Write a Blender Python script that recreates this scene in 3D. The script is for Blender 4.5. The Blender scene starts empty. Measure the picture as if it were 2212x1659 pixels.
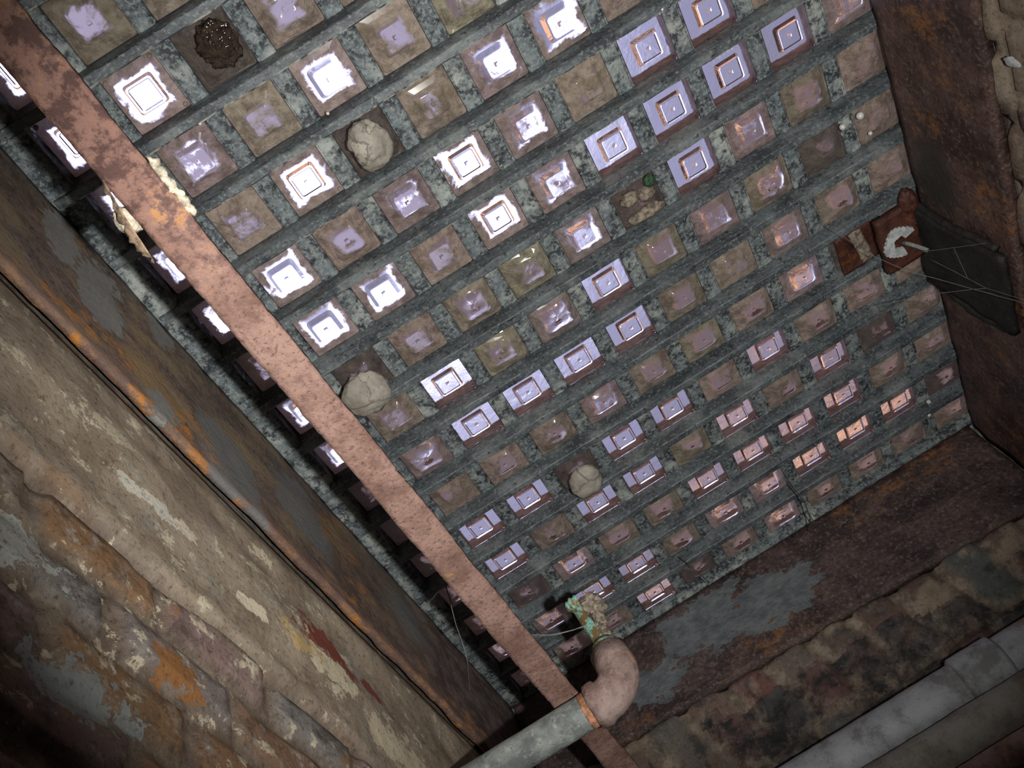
import bpy, bmesh, math, random
import numpy as np
from mathutils import Vector, Matrix, Euler

# ---------------------------------------------------------------- camera, world, flash, exposure
sc = bpy.context.scene
COL = sc.collection
CAM = Vector((0.21451607, -0.16474705, -1.27890411))
ROT = Matrix(((0.8477739216555711, 0.43688935922825844, -0.3006776771791604),
              (0.5300352995418801, -0.6781730996724609, 0.5090617134691975),
              (0.01849213347029019, -0.5909390278816993, -0.8065042506558466)))  # world -> camera
cd = bpy.data.cameras.new('camera'); cam = bpy.data.objects.new('camera', cd); COL.objects.link(cam)
cam.matrix_world = Matrix.Translation(CAM) @ ROT.transposed().to_4x4()
cd.sensor_width = 36.0; cd.lens = 2089.9 * 36.0 / 2212.0; cd.clip_start = 0.01; cd.clip_end = 50
sc.camera = cam
sc.view_settings.view_transform = 'Standard'; sc.view_settings.look = 'None'
sc.view_settings.exposure = 0.0; sc.view_settings.gamma = 1.0
sc.view_settings.use_curve_mapping = False
sc.cycles.max_bounces = 9; sc.cycles.diffuse_bounces = 3; sc.cycles.glossy_bounces = 4; sc.cycles.transmission_bounces = 8

# daylight above the pavement: bright overcast zenith, duller lower sky, sunlit brown facades low down
W = bpy.data.worlds.new('street_daylight'); sc.world = W; W.use_nodes = True
wn, wl = W.node_tree.nodes, W.node_tree.links
bg = wn['Background']
tc = wn.new('ShaderNodeTexCoord'); sep = wn.new('ShaderNodeSeparateXYZ')
wl.new(tc.outputs['Generated'], sep.inputs[0])
nz = wn.new('ShaderNodeTexNoise'); nz.inputs['Scale'].default_value = 5.0; nz.inputs['Detail'].default_value = 3
wl.new(tc.outputs['Generated'], nz.inputs['Vector'])
ma = wn.new('ShaderNodeMath'); ma.operation = 'MULTIPLY_ADD'
wl.new(nz.outputs['Fac'], ma.inputs[0]); ma.inputs[1].default_value = 0.05
dp = wn.new('ShaderNodeVectorMath'); dp.operation = 'DOT_PRODUCT'; wl.new(tc.outputs['Generated'], dp.inputs[0]); dp.inputs[1].default_value = (-0.144, 0.240, 0.960)
wl.new(dp.outputs['Value'], ma.inputs[2])
rp = wn.new('ShaderNodeValToRGB'); wl.new(ma.outputs[0], rp.inputs[0])
e = rp.color_ramp.elements
e[0].position = 0.0; e[0].color = (0.20, 0.12, 0.07, 1)
e[1].position = 1.0; e[1].color = (3.0, 3.2, 4.6, 1)
for p_, c_ in ((0.60, (0.20, 0.14, 0.12, 1)), (0.76, (0.24, 0.19, 0.22, 1)), (0.84, (0.27, 0.28, 0.38, 1)),
               (0.925, (0.42, 0.45, 0.64, 1)), (0.950, (0.8, 0.86, 1.15, 1)), (0.978, (2.6, 2.8, 3.5, 1))):
    q = e.new(p_); q.color = c_
# sunlit facade panels below the roofline
mp = wn.new('ShaderNodeMapping'); mp.inputs['Scale'].default_value = (1, 1, 2.2); wl.new(tc.outputs['Generated'], mp.inputs['Vector'])
vz = wn.new('ShaderNodeTexVoronoi'); vz.inputs['Scale'].default_value = 11.0; vz.distance = 'CHEBYCHEV'; wl.new(mp.outputs[0], vz.inputs['Vector'])
s1 = wn.new('ShaderNodeSeparateColor'); wl.new(vz.outputs['Color'], s1.inputs[0])
g1 = wn.new('ShaderNodeMath'); g1.operation = 'GREATER_THAN'; g1.inputs[1].default_value = 0.60; wl.new(s1.outputs[0], g1.inputs[0])
g2 = wn.new('ShaderNodeMapRange'); g2.inputs['From Min'].default_value = 0.83; g2.inputs['From Max'].default_value = 0.77; wl.new(dp.outputs['Value'], g2.inputs['Value'])
g3 = wn.new('ShaderNodeMath'); g3.operation = 'MULTIPLY'; wl.new(g1.outputs[0], g3.inputs[0]); wl.new(g2.outputs[0], g3.inputs[1])
mw = wn.new('ShaderNodeMix'); mw.data_type = 'RGBA'; wl.new(g3.outputs[0], mw.inputs[0]); wl.new(rp.outputs[0], mw.inputs[6]); mw.inputs[7].default_value = (1.25, 0.72, 0.42, 1)
wl.new(mw.outputs[2], bg.inputs['Color']); bg.inputs['Strength'].default_value = 1.0

# the camera's own flash, a hand's breadth to the right of the lens
FOFF = Vector((0.105, -0.004, -0.01))
ld = bpy.data.lights.new('camera_flash', 'SPOT'); fl = bpy.data.objects.new('camera_flash', ld); COL.objects.link(fl)
fpos = CAM + ROT.transposed() @ FOFF
aim = ROT.transposed() @ Vector(((1000 - 1106) / 2089.9, -(660 - 829.5) / 2089.9, -1.0))
fl.location = fpos; fl.rotation_euler = aim.to_track_quat('-Z', 'Y').to_euler()
ld.energy = 78.0; ld.color = (1.0, 0.97, 0.93); ld.shadow_soft_size = 0.009
ld.spot_size = math.radians(74); ld.spot_blend = 0.75

# ---------------------------------------------------------------- helpers
rng = random.Random(7)

def hash3(ix, iy, iz, seed):
    h = (ix * 374761393 + iy * 668265263 + iz * 2147483647 + seed * 1274126177) & 0xffffffff
    h = ((h ^ (h >> 13)) * 1274126177) & 0xffffffff
    h = h ^ (h >> 16)
    return (h & 0xffffff) / float(0xffffff)

def vnoise(P, seed=0):
    P = np.asarray(P, float); I = np.floor(P).astype(np.int64); F = P - I
    F = F * F * (3 - 2 * F); out = np.zeros(P.shape[:-1])
    for a in (0, 1):
        for b in (0, 1):
            for c in (0, 1):
                w = (F[..., 0] if a else 1 - F[..., 0]) * (F[..., 1] if b else 1 - F[..., 1]) * (F[..., 2] if c else 1 - F[..., 2])
                out += w * hash3(I[..., 0] + a, I[..., 1] + b, I[..., 2] + c, seed)
    return out

def fbm(P, seed=0, octv=4, gain=0.5):
    P = np.asarray(P, float); s = np.zeros(P.shape[:-1]); a = 1.0; t = 0.0
    for o in range(octv):
        s += a * (vnoise(P * (2.03 ** o), seed + o * 17) - 0.5); t += a; a *= gain
    return s / t * 2      # about -1..1

def tag(o, label=None, cat=None, group=None, kind=None):
    if label: o['label'] = label
    if cat: o['category'] = cat
    if group: o['group'] = group
    if kind: o['kind'] = kind
    return o

def empty(name, loc, label=None, cat=None, group=None):
    o = bpy.data.objects.new(name, None); COL.objects.link(o); o.location = loc
    o.empty_display_size = 0.05
    return tag(o, label, cat, group)

def recenter(me):
    n = len(me.vertices); co = np.empty(n * 3); me.vertices.foreach_get('co', co); co = co.reshape(-1, 3)
    c = (co.min(0) + co.max(0)) / 2; me.vertices.foreach_set('co', (co - c).ravel()); return Vector(c)

def link_mesh(name, me, mats, parent=None, smooth=False):
    """mesh given in world coordinates; its origin moves to its own middle"""
    c = recenter(me)
    o = bpy.data.objects.new(name, me); COL.objects.link(o); o.location = c
    for m in (mats if isinstance(mats, (list, tuple)) else [mats]): me.materials.append(m)
    if smooth: me.polygons.foreach_set('use_smooth', [True] * len(me.polygons))
    if parent is not None:
        o.parent = parent; off = Vector(parent.location); pp = parent.parent
        while pp is not None: off = off + Vector(pp.location); pp = pp.parent
        o.location = c - off
    me.update()
    return o

def from_bm(name, bm, mats, parent=None, smooth=False):
    me = bpy.data.meshes.new(name); bm.to_mesh(me); bm.free()
    return link_mesh(name, me, mats, parent, smooth)

def hard(o, deg=38):
    o.data.set_sharp_from_angle(angle=math.radians(deg)); return o

def bm_box(bm, x0, x1, y0, y1, z0, z1):
    v = [bm.verts.new(p) for p in ((x0,y0,z0),(x1,y0,z0),(x1,y1,z0),(x0,y1,z0),(x0,y0,z1),(x1,y0,z1),(x1,y1,z1),(x0,y1,z1))]
    for f in ((3,2,1,0),(4,5,6,7),(0,1,5,4),(1,2,6,5),(2,3,7,6),(3,0,4,7)): bm.faces.new([v[i] for i in f])

def bm_gridbox(bm, x0, x1, y0, y1, z0, z1, step):
    """box with subdivided faces, for roughening"""
    n = [max(1, int(round(d / step))) for d in (x1-x0, y1-y0, z1-z0)]
    lo = (x0, y0, z0); hi = (x1, y1, z1); cache = {}
    def V(i, j, k):
        key = (i, j, k)
        if key not in cache:
            cache[key] = bm.verts.new([lo[a] + (hi[a]-lo[a]) * (i, j, k)[a] / n[a] for a in range(3)])
        return cache[key]
    for k, flip in ((0, True), (n[2], False)):
        for i in range(n[0]):
            for j in range(n[1]):
                f = [V(i,j,k), V(i+1,j,k), V(i+1,j+1,k), V(i,j+1,k)]; bm.faces.new(f[::-1] if flip else f)
    for j, flip in ((0, False), (n[1], True)):
        for i in range(n[0]):
            for k in range(n[2]):
                f = [V(i,j,k), V(i+1,j,k), V(i+1,j,k+1), V(i,j,k+1)]; bm.faces.new(f[::-1] if flip else f)
    for i, flip in ((0, True), (n[0], False)):
        for j in range(n[1]):
            for k in range(n[2]):
                f = [V(i,j,k), V(i,j+1,k), V(i,j+1,k+1), V(i,j,k+1)]; bm.faces.new(f[::-1] if flip else f)

def rough(bm, amp, scale, seed=0, octv=3, axis=None):
    bm.verts.ensure_lookup_table()
    P = np.array([v.co for v in bm.verts])
    D = np.stack([fbm(P * scale + 31 * k, seed + k * 5, octv) for k in range(3)], -1) * amp
    for v, d in zip(bm.verts, D):
        if axis is None: v.co += Vector(d)
        else: v.co[axis] += d[axis]

def tube(bm, pts, r, n=24, cap=True, rr=None):
    """tube along a polyline; rr gives a radius for each point"""
    pts = [Vector(p) for p in pts]; rings = []
    t0 = (pts[1]-pts[0]).normalized(); up = Vector((0,0,1)) if abs(t0.z) < 0.9 else Vector((1,0,0))
    a = t0.cross(up).normalized()
    for i, p in enumerate(pts):
        t = ((pts[min(i+1, len(pts)-1)] - pts[max(i-1, 0)])).normalized()
        a = (a - t * a.dot(t)).normalized(); b = t.cross(a)
        R = rr[i] if rr else r
        rings.append([bm.verts.new(p + (a*math.cos(2*math.pi*k/n) + b*math.sin(2*math.pi*k/n)) * R) for k in range(n)])
    for i in range(len(rings)-1):
        for k in range(n):
            bm.faces.new((rings[i][k], rings[i][(k+1) % n], rings[i+1][(k+1) % n], rings[i+1][k]))
    if cap:
        bm.faces.new(rings[0][::-1]); bm.faces.new(rings[-1])

def lerp_pts(a, b, n): a, b = Vector(a), Vector(b); return [a.lerp(b, i/n) for i in range(n+1)]

def lump(bm, c, r, seed, amp=0.25, scale=1.6, sub=4):
    res = bmesh.ops.create_icosphere(bm, subdivisions=sub, radius=1.0)
    P = np.array([v.co for v in res['verts']])
    h = 1 + amp * fbm(P * scale, seed, 4) + amp * 0.25 * fbm(P * scale * 5, seed + 9, 3)
    for v, k in zip(res['verts'], h):
        v.co = Vector(c) + Vector((v.co.x * r[0], v.co.y * r[1], v.co.z * r[2])) * k

# ---------------------------------------------------------------- node helpers
class N:
    def __init__(s, name):
        s.m = bpy.data.materials.new(name); s.m.use_nodes = True
        s.t = s.m.node_tree; s.n = s.t.nodes; s.l = s.t.links; s.n.clear()
        s.out = s.n.new('ShaderNodeOutputMaterial')
        g = s.n.new('ShaderNodeNewGeometry'); s.pos = g.outputs['Position']
    def set(s, sock, v):
        if isinstance(v, bpy.types.NodeSocket): s.l.new(v, sock)
        elif v is not None:
            if isinstance(v, (tuple, list)) and len(v) == 3 and sock.type == 'RGBA': v = (*v, 1)
            sock.default_value = v
    def noise(s, scale, detail=4, rough=0.55, vec=None, dist=0.0, ntype=None):
        n = s.n.new('ShaderNodeTexNoise'); n.inputs['Scale'].default_value = scale
        n.inputs['Detail'].default_value = detail; n.inputs['Roughness'].default_value = rough
        n.inputs['Distortion'].default_value = dist
        s.set(n.inputs['Vector'], vec if vec is not None else s.pos); return n.outputs['Fac']
    def voro(s, scale, vec=None, feature='F1'):
        n = s.n.new('ShaderNodeTexVoronoi'); n.feature = feature; n.inputs['Scale'].default_value = scale
        s.set(n.inputs['Vector'], vec if vec is not None else s.pos); return n.outputs['Distance']
    def scaled(s, sc_, vec=None, loc=(0,0,0), rot=(0,0,0)):
        n = s.n.new('ShaderNodeMapping'); n.inputs['Scale'].default_value = sc_; n.inputs['Location'].default_value = loc
        n.inputs['Rotation'].default_value = rot
        s.set(n.inputs['Vector'], vec if vec is not None else s.pos); return n.outputs[0]
    def math(s, op, a, b=None, c=None, clamp=False):
        n = s.n.new('ShaderNodeMath'); n.operation = op; n.use_clamp = clamp
        s.set(n.inputs[0], a)
        if b is not None: s.set(n.inputs[1], b)
        if c is not None: s.set(n.inputs[2], c)
        return n.outputs[0]
    def math_vec(s, vec, f, k):
        n = s.n.new('ShaderNodeVectorMath'); n.operation = 'MULTIPLY_ADD'
        s.l.new(f, n.inputs[0]); n.inputs[1].default_value = (k, -k, k); s.l.new(vec, n.inputs[2]); return n.outputs[0]
    def step(s, x, lo, hi):
        n = s.n.new('ShaderNodeMapRange'); n.interpolation_type = 'SMOOTHSTEP'
        s.set(n.inputs['Value'], x); s.set(n.inputs['From Min'], lo); s.set(n.inputs['From Max'], hi)
        return n.outputs['Result']
    def mix(s, f, a, b, mode='MIX'):
        n = s.n.new('ShaderNodeMix'); n.data_type = 'RGBA'; n.blend_type = mode
        s.set(n.inputs[0], f); s.set(n.inputs[6], a); s.set(n.inputs[7], b); return n.outputs[2]
    def blob(s, c, r, nz, k=0.9, soft=0.10, rot=(0,0,0)):
        """1 inside an irregular patch of centre c and radii r"""
        n = s.n.new('ShaderNodeMapping'); n.vector_type = 'TEXTURE'
        n.inputs['Location'].default_value = c; n.inputs['Scale'].default_value = r; n.inputs['Rotation'].default_value = rot
        s.l.new(s.pos, n.inputs['Vector'])
        v = s.n.new('ShaderNodeVectorMath'); v.operation = 'LENGTH'; s.l.new(n.outputs[0], v.inputs[0])
        d = s.math('MULTIPLY_ADD', nz, k * 2, v.outputs['Value']); d = s.math('SUBTRACT', d, k)
        return s.step(d, 1.0 + soft, 1.0 - soft)
    def mx(s, *a):
        r = a[0]
        for b in a[1:]: r = s.math('MAXIMUM', r, b)
        return r
    def bump(s, h, strength=0.5, dist=0.002, normal=None):
        n = s.n.new('ShaderNodeBump'); n.inputs['Strength'].default_value = strength
        n.inputs['Distance'].default_value = dist; s.l.new(h, n.inputs['Height'])
        if normal is not None: s.l.new(normal, n.inputs['Normal'])
        return n.outputs[0]
    def bsdf(s, color, rough=0.7, metal=0.0, normal=None, spec=0.5, coat=None, coat_rough=0.1):
        n = s.n.new('ShaderNodeBsdfPrincipled'); s.set(n.inputs['Base Color'], color); s.set(n.inputs['Roughness'], rough)
        s.set(n.inputs['Metallic'], metal); n.inputs['Specular IOR Level'].default_value = spec
        if normal is not None: s.l.new(normal, n.inputs['Normal'])
        if coat is not None: s.set(n.inputs['Coat Weight'], coat); n.inputs['Coat Roughness'].default_value = coat_rough
        return n.outputs[0]
    def done(s, sh): s.l.new(sh, s.out.inputs['Surface']); return s.m

# ---------------------------------------------------------------- materials
def mat_iron(name, vec, k, lo=0.0):
    a = N(name); p = a.scaled(vec)
    n1 = a.noise(46, 7, 0.68, p); n2 = a.noise(170, 6, 0.72, p); n3 = a.noise(11, 4, 0.6); n5 = a.noise(420, 3, 0.7)
    c = a.mix(a.step(n1, 0.40, 0.60), tuple(v * k for v in (0.022, 0.027, 0.033)), tuple(v * k for v in (0.125, 0.150, 0.160)))
    c = a.mix(a.math('MULTIPLY', a.step(n2, 0.48, 0.60), 0.75), c, tuple(v * k for v in (0.24, 0.275, 0.275)))
    lime = a.math('MULTIPLY', a.step(n3, 0.46 + lo, 0.66 + lo), a.step(n1, 0.40, 0.58))
    c = a.mix(a.math('MULTIPLY', lime, 0.7), c, tuple(v * k for v in (0.42, 0.45, 0.41)))
    n4 = a.noise(80, 5, 0.7)
    c = a.mix(a.math('MULTIPLY', a.step(n4, 0.62, 0.68), 0.8), c, (0.10, 0.20, 0.185))
    c = a.mix(a.math('MULTIPLY', a.step(n4, 0.42, 0.34), 0.8), c, (0.010, 0.012, 0.016))
    c = a.mix(a.math('MULTIPLY', a.step(n5, 0.66, 0.72), 0.7), c, (0.50, 0.54, 0.50))
    nn = a.bump(a.math('ADD', n1, a.math('ADD', a.math('MULTIPLY', n2, 0.6), a.math('MULTIPLY', n5, 0.15))), 0.8, 0.003)
    return a.done(a.bsdf(c, a.step(n2, 0.15, 0.75), 0.0, nn, 0.5))

def mat_bar():
    a = N('dark_wiped_bar_iron'); p = a.scaled((0.30, 1, 1))
    n1 = a.noise(40, 7, 0.66, p); n2 = a.noise(190, 5, 0.7); n3 = a.noise(12, 4, 0.6); n5 = a.noise(90, 5, 0.7)
    c = a.mix(a.step(n1, 0.34, 0.68), (0.040, 0.048, 0.056), (0.135, 0.155, 0.165))
    c = a.mix(a.math('MULTIPLY', a.step(n3, 0.52, 0.68), 0.45), c, (0.26, 0.29, 0.28))
    c = a.mix(a.math('MULTIPLY', a.step(n2, 0.53, 0.63), 0.6), c, (0.25, 0.29, 0.285))
    c = a.mix(a.math('MULTIPLY', a.step(n2, 0.44, 0.36), 0.6), c, (0.03, 0.036, 0.042))
    c = a.mix(a.math('MULTIPLY', a.step(n5, 0.41, 0.34), 0.8), c, (0.012, 0.014, 0.018))
    return a.done(a.bsdf(c, 0.45, 0.0, a.bump(a.math('ADD', n1, a.math('MULTIPLY', n2, 0.6)), 0.7, 0.002), 0.5))

def mat_edge():  # broken pale tone paints the light caught along each long bar's lower edge
    a = N('painted_bar_edge_highlight'); n1 = a.noise(60, 6, 0.7); n2 = a.noise(16, 3, 0.6)
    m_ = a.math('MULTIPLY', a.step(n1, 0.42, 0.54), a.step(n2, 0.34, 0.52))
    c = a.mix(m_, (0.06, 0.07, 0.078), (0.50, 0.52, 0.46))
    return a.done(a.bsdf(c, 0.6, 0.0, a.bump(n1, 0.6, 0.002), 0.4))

def rust_base(a, dark=(0.030, 0.019, 0.018), mid=(0.095, 0.060, 0.052), orange=(0.30, 0.115, 0.025), oa=0.60, stretch=(1,1,1)):
    p = a.scaled(stretch)
    n1 = a.noise(9, 8, 0.68, p, 0.4); n2 = a.noise(38, 7, 0.72, p); n3 = a.noise(140, 5, 0.7); n4 = a.noise(5.5, 6, 0.65, a.scaled(stretch, loc=(3.1, 1.7, 0.4)))
    c = a.mix(a.step(n1, 0.38, 0.62), dark, mid)
    c = a.mix(a.math('MULTIPLY', a.step(n2, 0.48, 0.66), 0.55), c, (0.15, 0.105, 0.100))
    om = a.math('MULTIPLY', a.step(n4, oa - 0.03, oa + 0.12), a.step(n2, 0.42, 0.60))
    c = a.mix(om, c, orange)
    c = a.mix(a.math('MULTIPLY', a.step(n3, 0.54, 0.66), 0.6), c, (0.26, 0.20, 0.17))
    c = a.mix(a.math('MULTIPLY', a.step(n3, 0.48, 0.36), 0.65), c, (0.02, 0.013, 0.012))
    return c, n1, n2, n3, n4

def mat_plate_left():
    a = N('rusted_plate_with_peeled_grey_paint')
    c, n1, n2, n3, n4 = rust_base(a, (0.085, 0.064, 0.052), (0.24, 0.18, 0.13), (0.42, 0.19, 0.05), 0.55, (1, 0.7, 1.3))
    c = a.mix(a.math('MULTIPLY', a.step(n1, 0.50, 0.62), 0.6), c, (0.24, 0.18, 0.085))       # ochre film
    # purple-brown strip towards the far end
    sp = a.n.new('ShaderNodeSeparateXYZ'); a.l.new(a.pos, sp.inputs[0])
    far = a.step(sp.outputs['Y'], 0.62, 1.15)
    c = a.mix(a.math('MULTIPLY', far, 0.75), c, a.mix(a.step(n2, 0.42, 0.6), (0.060, 0.040, 0.040), (0.20, 0.155, 0.16)))
    # rust edge along the bottom
    edge = a.step(a.math('ADD', sp.outputs['Z'], a.math('MULTIPLY', n1, 0.05)), -0.205, -0.236)
    c = a.mix(a.math('MULTIPLY', edge, 0.8), c, a.mix(a.step(n2, 0.44, 0.58), (0.17, 0.105, 0.085), (0.30, 0.17, 0.10)))
    fl_ = a.math('MULTIPLY', a.step(n2, 0.53, 0.60), a.step(a.math('ADD', sp.outputs['Z'], a.math('MULTIPLY', n1, 0.09)), -0.165, -0.185))
    c = a.mix(a.math('MULTIPLY', fl_, a.step(n4, 0.46, 0.6)), c, (0.50, 0.20, 0.04))
    ne = a.math('MULTIPLY_ADD', a.math('SUBTRACT', n2, 0.5), 0.7, n1)
    P = PATCH_LEFT; g = None
    for cc, rr in P:
        b = a.blob(cc, rr, ne, 1.5, 0.05); g = b if g is None else a.math('MAXIMUM', g, b)
    grey = a.mix(a.step(n3, 0.35, 0.7), (0.185, 0.185, 0.175), (0.255, 0.250, 0.235))
    c = a.mix(g, c, grey)
    g2 = None
    for cc, rr in PATCH_LEFT2:
        b = a.blob(cc, rr, ne, 1.6, 0.25); g2 = b if g2 is None else a.math('MAXIMUM', g2, b)
    c = a.mix(a.math('MULTIPLY', g2, 0.8), c, (0.17, 0.18, 0.18))
    h = a.math('ADD', a.math('MULTIPLY', n2, 0.8), a.math('ADD', n1, a.math('MULTIPLY', n3, 0.3)))
    h = a.math('ADD', a.math('MULTIPLY', h, a.math('SUBTRACT', 1.0, a.math('MULTIPLY', g, 0.7))), a.math('MULTIPLY', g, 0.9))
    return a.done(a.bsdf(c, 0.55, 0.0, a.bump(h, 0.8, 0.006), 0.4))

def mat_plate_far():
    a = N('dark_purple_rusted_plate')
    c, n1, n2, n3, n4 = rust_base(a, (0.026, 0.017, 0.018), (0.105, 0.070, 0.064), (0.25, 0.105, 0.035), 0.56, (0.8, 1, 1.2))
    ne = a.math('MULTIPLY_ADD', a.math('SUBTRACT', n2, 0.5), 0.7, n1)
    g = None
    for cc, rr in PATCH_FAR:
        b = a.blob(cc, rr, ne, 1.5, 0.05); g = b if g is None else a.math('MAXIMUM', g, b)
    grey = a.mix(a.step(n2, 0.35, 0.66), (0.095, 0.110, 0.120), (0.190, 0.210, 0.220))
    c = a.mix(g, c, grey)
    h = a.math('ADD', a.math('MULTIPLY', n2, 0.8), a.math('ADD', n1, a.math('MULTIPLY', n3, 0.3)))
    return a.done(a.bsdf(c, 0.5, 0.0, a.bump(h, 0.9, 0.006), 0.45))

def mat_plate_right():
    a = N('dark_rusted_side_plate')
    c, n1, n2, n3, n4 = rust_base(a, (0.040, 0.021, 0.018), (0.125, 0.070, 0.058), (0.33, 0.13, 0.03), 0.55, (1, 1, 1))
    d = a.blob((0.915, 0.80, -0.10), (0.05, 0.075, 0.055), n1, 0.6, 0.4)
    c = a.mix(a.math('MULTIPLY', d, 0.85), c, (0.035, 0.035, 0.033))
    h = a.math('ADD', a.math('MULTIPLY', n2, 0.8), a.math('ADD', n1, a.math('MULTIPLY', n3, 0.3)))
    return a.done(a.bsdf(c, 0.5, 0.0, a.bump(h, 0.9, 0.006), 0.5))

def mat_rust(name, dark, mid, orange, oa=0.58, rough_=0.75, fine=1.0, bumpd=0.003):
    a = N(name)
    n1 = a.noise(14, 7, 0.65); n2 = a.noise(60 * fine, 6, 0.7); n3 = a.noise(210 * fine, 4, 0.7); n4 = a.noise(7, 5, 0.6, a.scaled((1,1,1), loc=(5,2,1)))
    c = a.mix(a.step(n1, 0.36, 0.64), dark, mid)
    c = a.mix(a.math('MULTIPLY', a.step(n2, 0.52, 0.64), 0.45), c, tuple(min(1, v * 1.25) for v in mid))
    c = a.mix(a.math('MULTIPLY', a.step(n2, 0.46, 0.36), 0.5), c, tuple(v * 0.6 for v in dark))
    om = a.math('MULTIPLY', a.step(n4, oa - 0.05, oa + 0.08), a.step(n2, 0.46, 0.58))
    c = a.mix(om, c, orange)
    c = a.mix(a.math('MULTIPLY', a.step(n3, 0.64, 0.70), 0.35), c, (0.55, 0.50, 0.46))
    c = a.mix(a.math('MULTIPLY', a.step(n3, 0.36, 0.30), 0.6), c, tuple(v * 0.4 for v in dark))
    h = a.math('ADD', n2, a.math('MULTIPLY', n3, 0.5))
    return a.done(a.bsdf(c, rough_, 0.0, a.bump(h, 0.8, bumpd), 0.3))

def mat_strap():
    a = N('pink_brown_rusted_strap')
    n1 = a.noise(16, 7, 0.65); n2 = a.noise(55, 6, 0.7); n3 = a.noise(230, 4, 0.7)
    sp = a.n.new('ShaderNodeSeparateXYZ'); a.l.new(a.pos, sp.inputs[0])
    near = a.step(sp.outputs['Y'], 0.22, 0.02)
    c = a.mix(a.step(n1, 0.38, 0.60), (0.215, 0.125, 0.095), (0.37, 0.235, 0.185))
    c = a.mix(a.math('MULTIPLY', a.step(n2, 0.50, 0.38), 0.5), c, (0.16, 0.09, 0.07))
    c = a.mix(a.math('MULTIPLY', a.step(n3, 0.47, 0.34), 0.75), c, (0.10, 0.055, 0.045))
    c = a.mix(a.math('MULTIPLY', a.step(n3, 0.60, 0.68), 0.4), c, (0.50, 0.38, 0.31))
    c = a.mix(a.math('MULTIPLY', a.step(n2, 0.60, 0.67), 0.65), c, (0.48, 0.25, 0.09))
    dk = a.mix(a.step(n2, 0.42, 0.56), (0.085, 0.045, 0.04), (0.26, 0.145, 0.115))
    dk = a.mix(a.math('MULTIPLY', a.step(n1, 0.52, 0.60), a.step(n2, 0.48, 0.58)), dk, (0.45, 0.22, 0.07))
    c = a.mix(1.0, c, (0.76, 0.75, 0.78), 'MULTIPLY')
    c = a.mix(a.math('MULTIPLY', near, 0.85), c, dk)
    h = a.math('ADD', n2, a.math('MULTIPLY', n3, 0.6))
    return a.done(a.bsdf(c, 0.8, 0.0, a.bump(h, 0.7, 0.0025), 0.25))

def mat_galv():
    a = N('galvanised_pipe_with_dirt')
    n1 = a.noise(18, 6, 0.65); n2 = a.noise(70, 6, 0.7); n3 = a.noise(240, 4, 0.7); n4 = a.noise(9, 5, 0.6, a.scaled((1,1,1), loc=(1,4,2)))
    c = a.mix(a.step(n1, 0.34, 0.66), (0.25, 0.265, 0.28), (0.44, 0.46, 0.485))
    c = a.mix(a.math('MULTIPLY', a.step(n2, 0.55, 0.68), 0.5), c, (0.45, 0.46, 0.47))
    c = a.mix(a.math('MULTIPLY', a.step(n3, 0.42, 0.30), 0.6), c, (0.09, 0.09, 0.085))
    c = a.mix(a.math('MULTIPLY', a.step(n1, 0.50, 0.42), 0.45), c, (0.16, 0.155, 0.14))
    c = a.mix(a.math('MULTIPLY', a.step(n4, 0.56, 0.66), a.step(n2, 0.46, 0.56)), c, (0.34, 0.19, 0.14))
    return a.done(a.bsdf(c, 0.6, 0.15, a.bump(a.math('ADD', n2, n3), 0.5, 0.0015), 0.4))

def mat_pipe_grey():
    a = N('dusty_grey_pipe')
    n1 = a.noise(26, 7, 0.7); n2 = a.noise(110, 6, 0.7); n3 = a.noise(260, 4, 0.7)
    c = a.mix(a.step(n1, 0.36, 0.64), (0.115, 0.130, 0.125), (0.26, 0.28, 0.265))
    c = a.mix(a.math('MULTIPLY', a.step(n2, 0.54, 0.66), 0.6), c, (0.38, 0.40, 0.36))
    c = a.mix(a.math('MULTIPLY', a.step(n3, 0.40, 0.30), 0.7), c, (0.06, 0.065, 0.06))
    c = a.mix(a.math('MULTIPLY', a.step(n3, 0.64, 0.70), 0.7), c, (0.42, 0.40, 0.28))
    return a.done(a.bsdf(c, 0.7, 0.0, a.bump(a.math('ADD', n2, n3), 0.7, 0.002), 0.3))

def mat_rusty_pipe():
    a = N('old_pipe_with_rust_spots')
    n1 = a.noise(14, 7, 0.7); n2 = a.noise(60, 6, 0.7); n3 = a.noise(240, 4, 0.7); n4 = a.noise(30, 3, 0.5, a.scaled((1,1,1), loc=(1,4,2)))
    c = a.mix(a.step(n1, 0.36, 0.62), (0.21, 0.175, 0.135), (0.36, 0.35, 0.32))
    c = a.mix(a.math('MULTIPLY', a.step(n2, 0.56, 0.68), 0.5), c, (0.34, 0.35, 0.33))
    c = a.mix(a.math('MULTIPLY', a.step(n3, 0.42, 0.30), 0.6), c, (0.07, 0.055, 0.045))
    c = a.mix(a.step(n4, 0.66, 0.72), c, (0.26, 0.09, 0.02))
    return a.done(a.bsdf(c, 0.75, 0.0, a.bump(a.math('ADD', n2, n3), 0.8, 0.002), 0.3))

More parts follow.
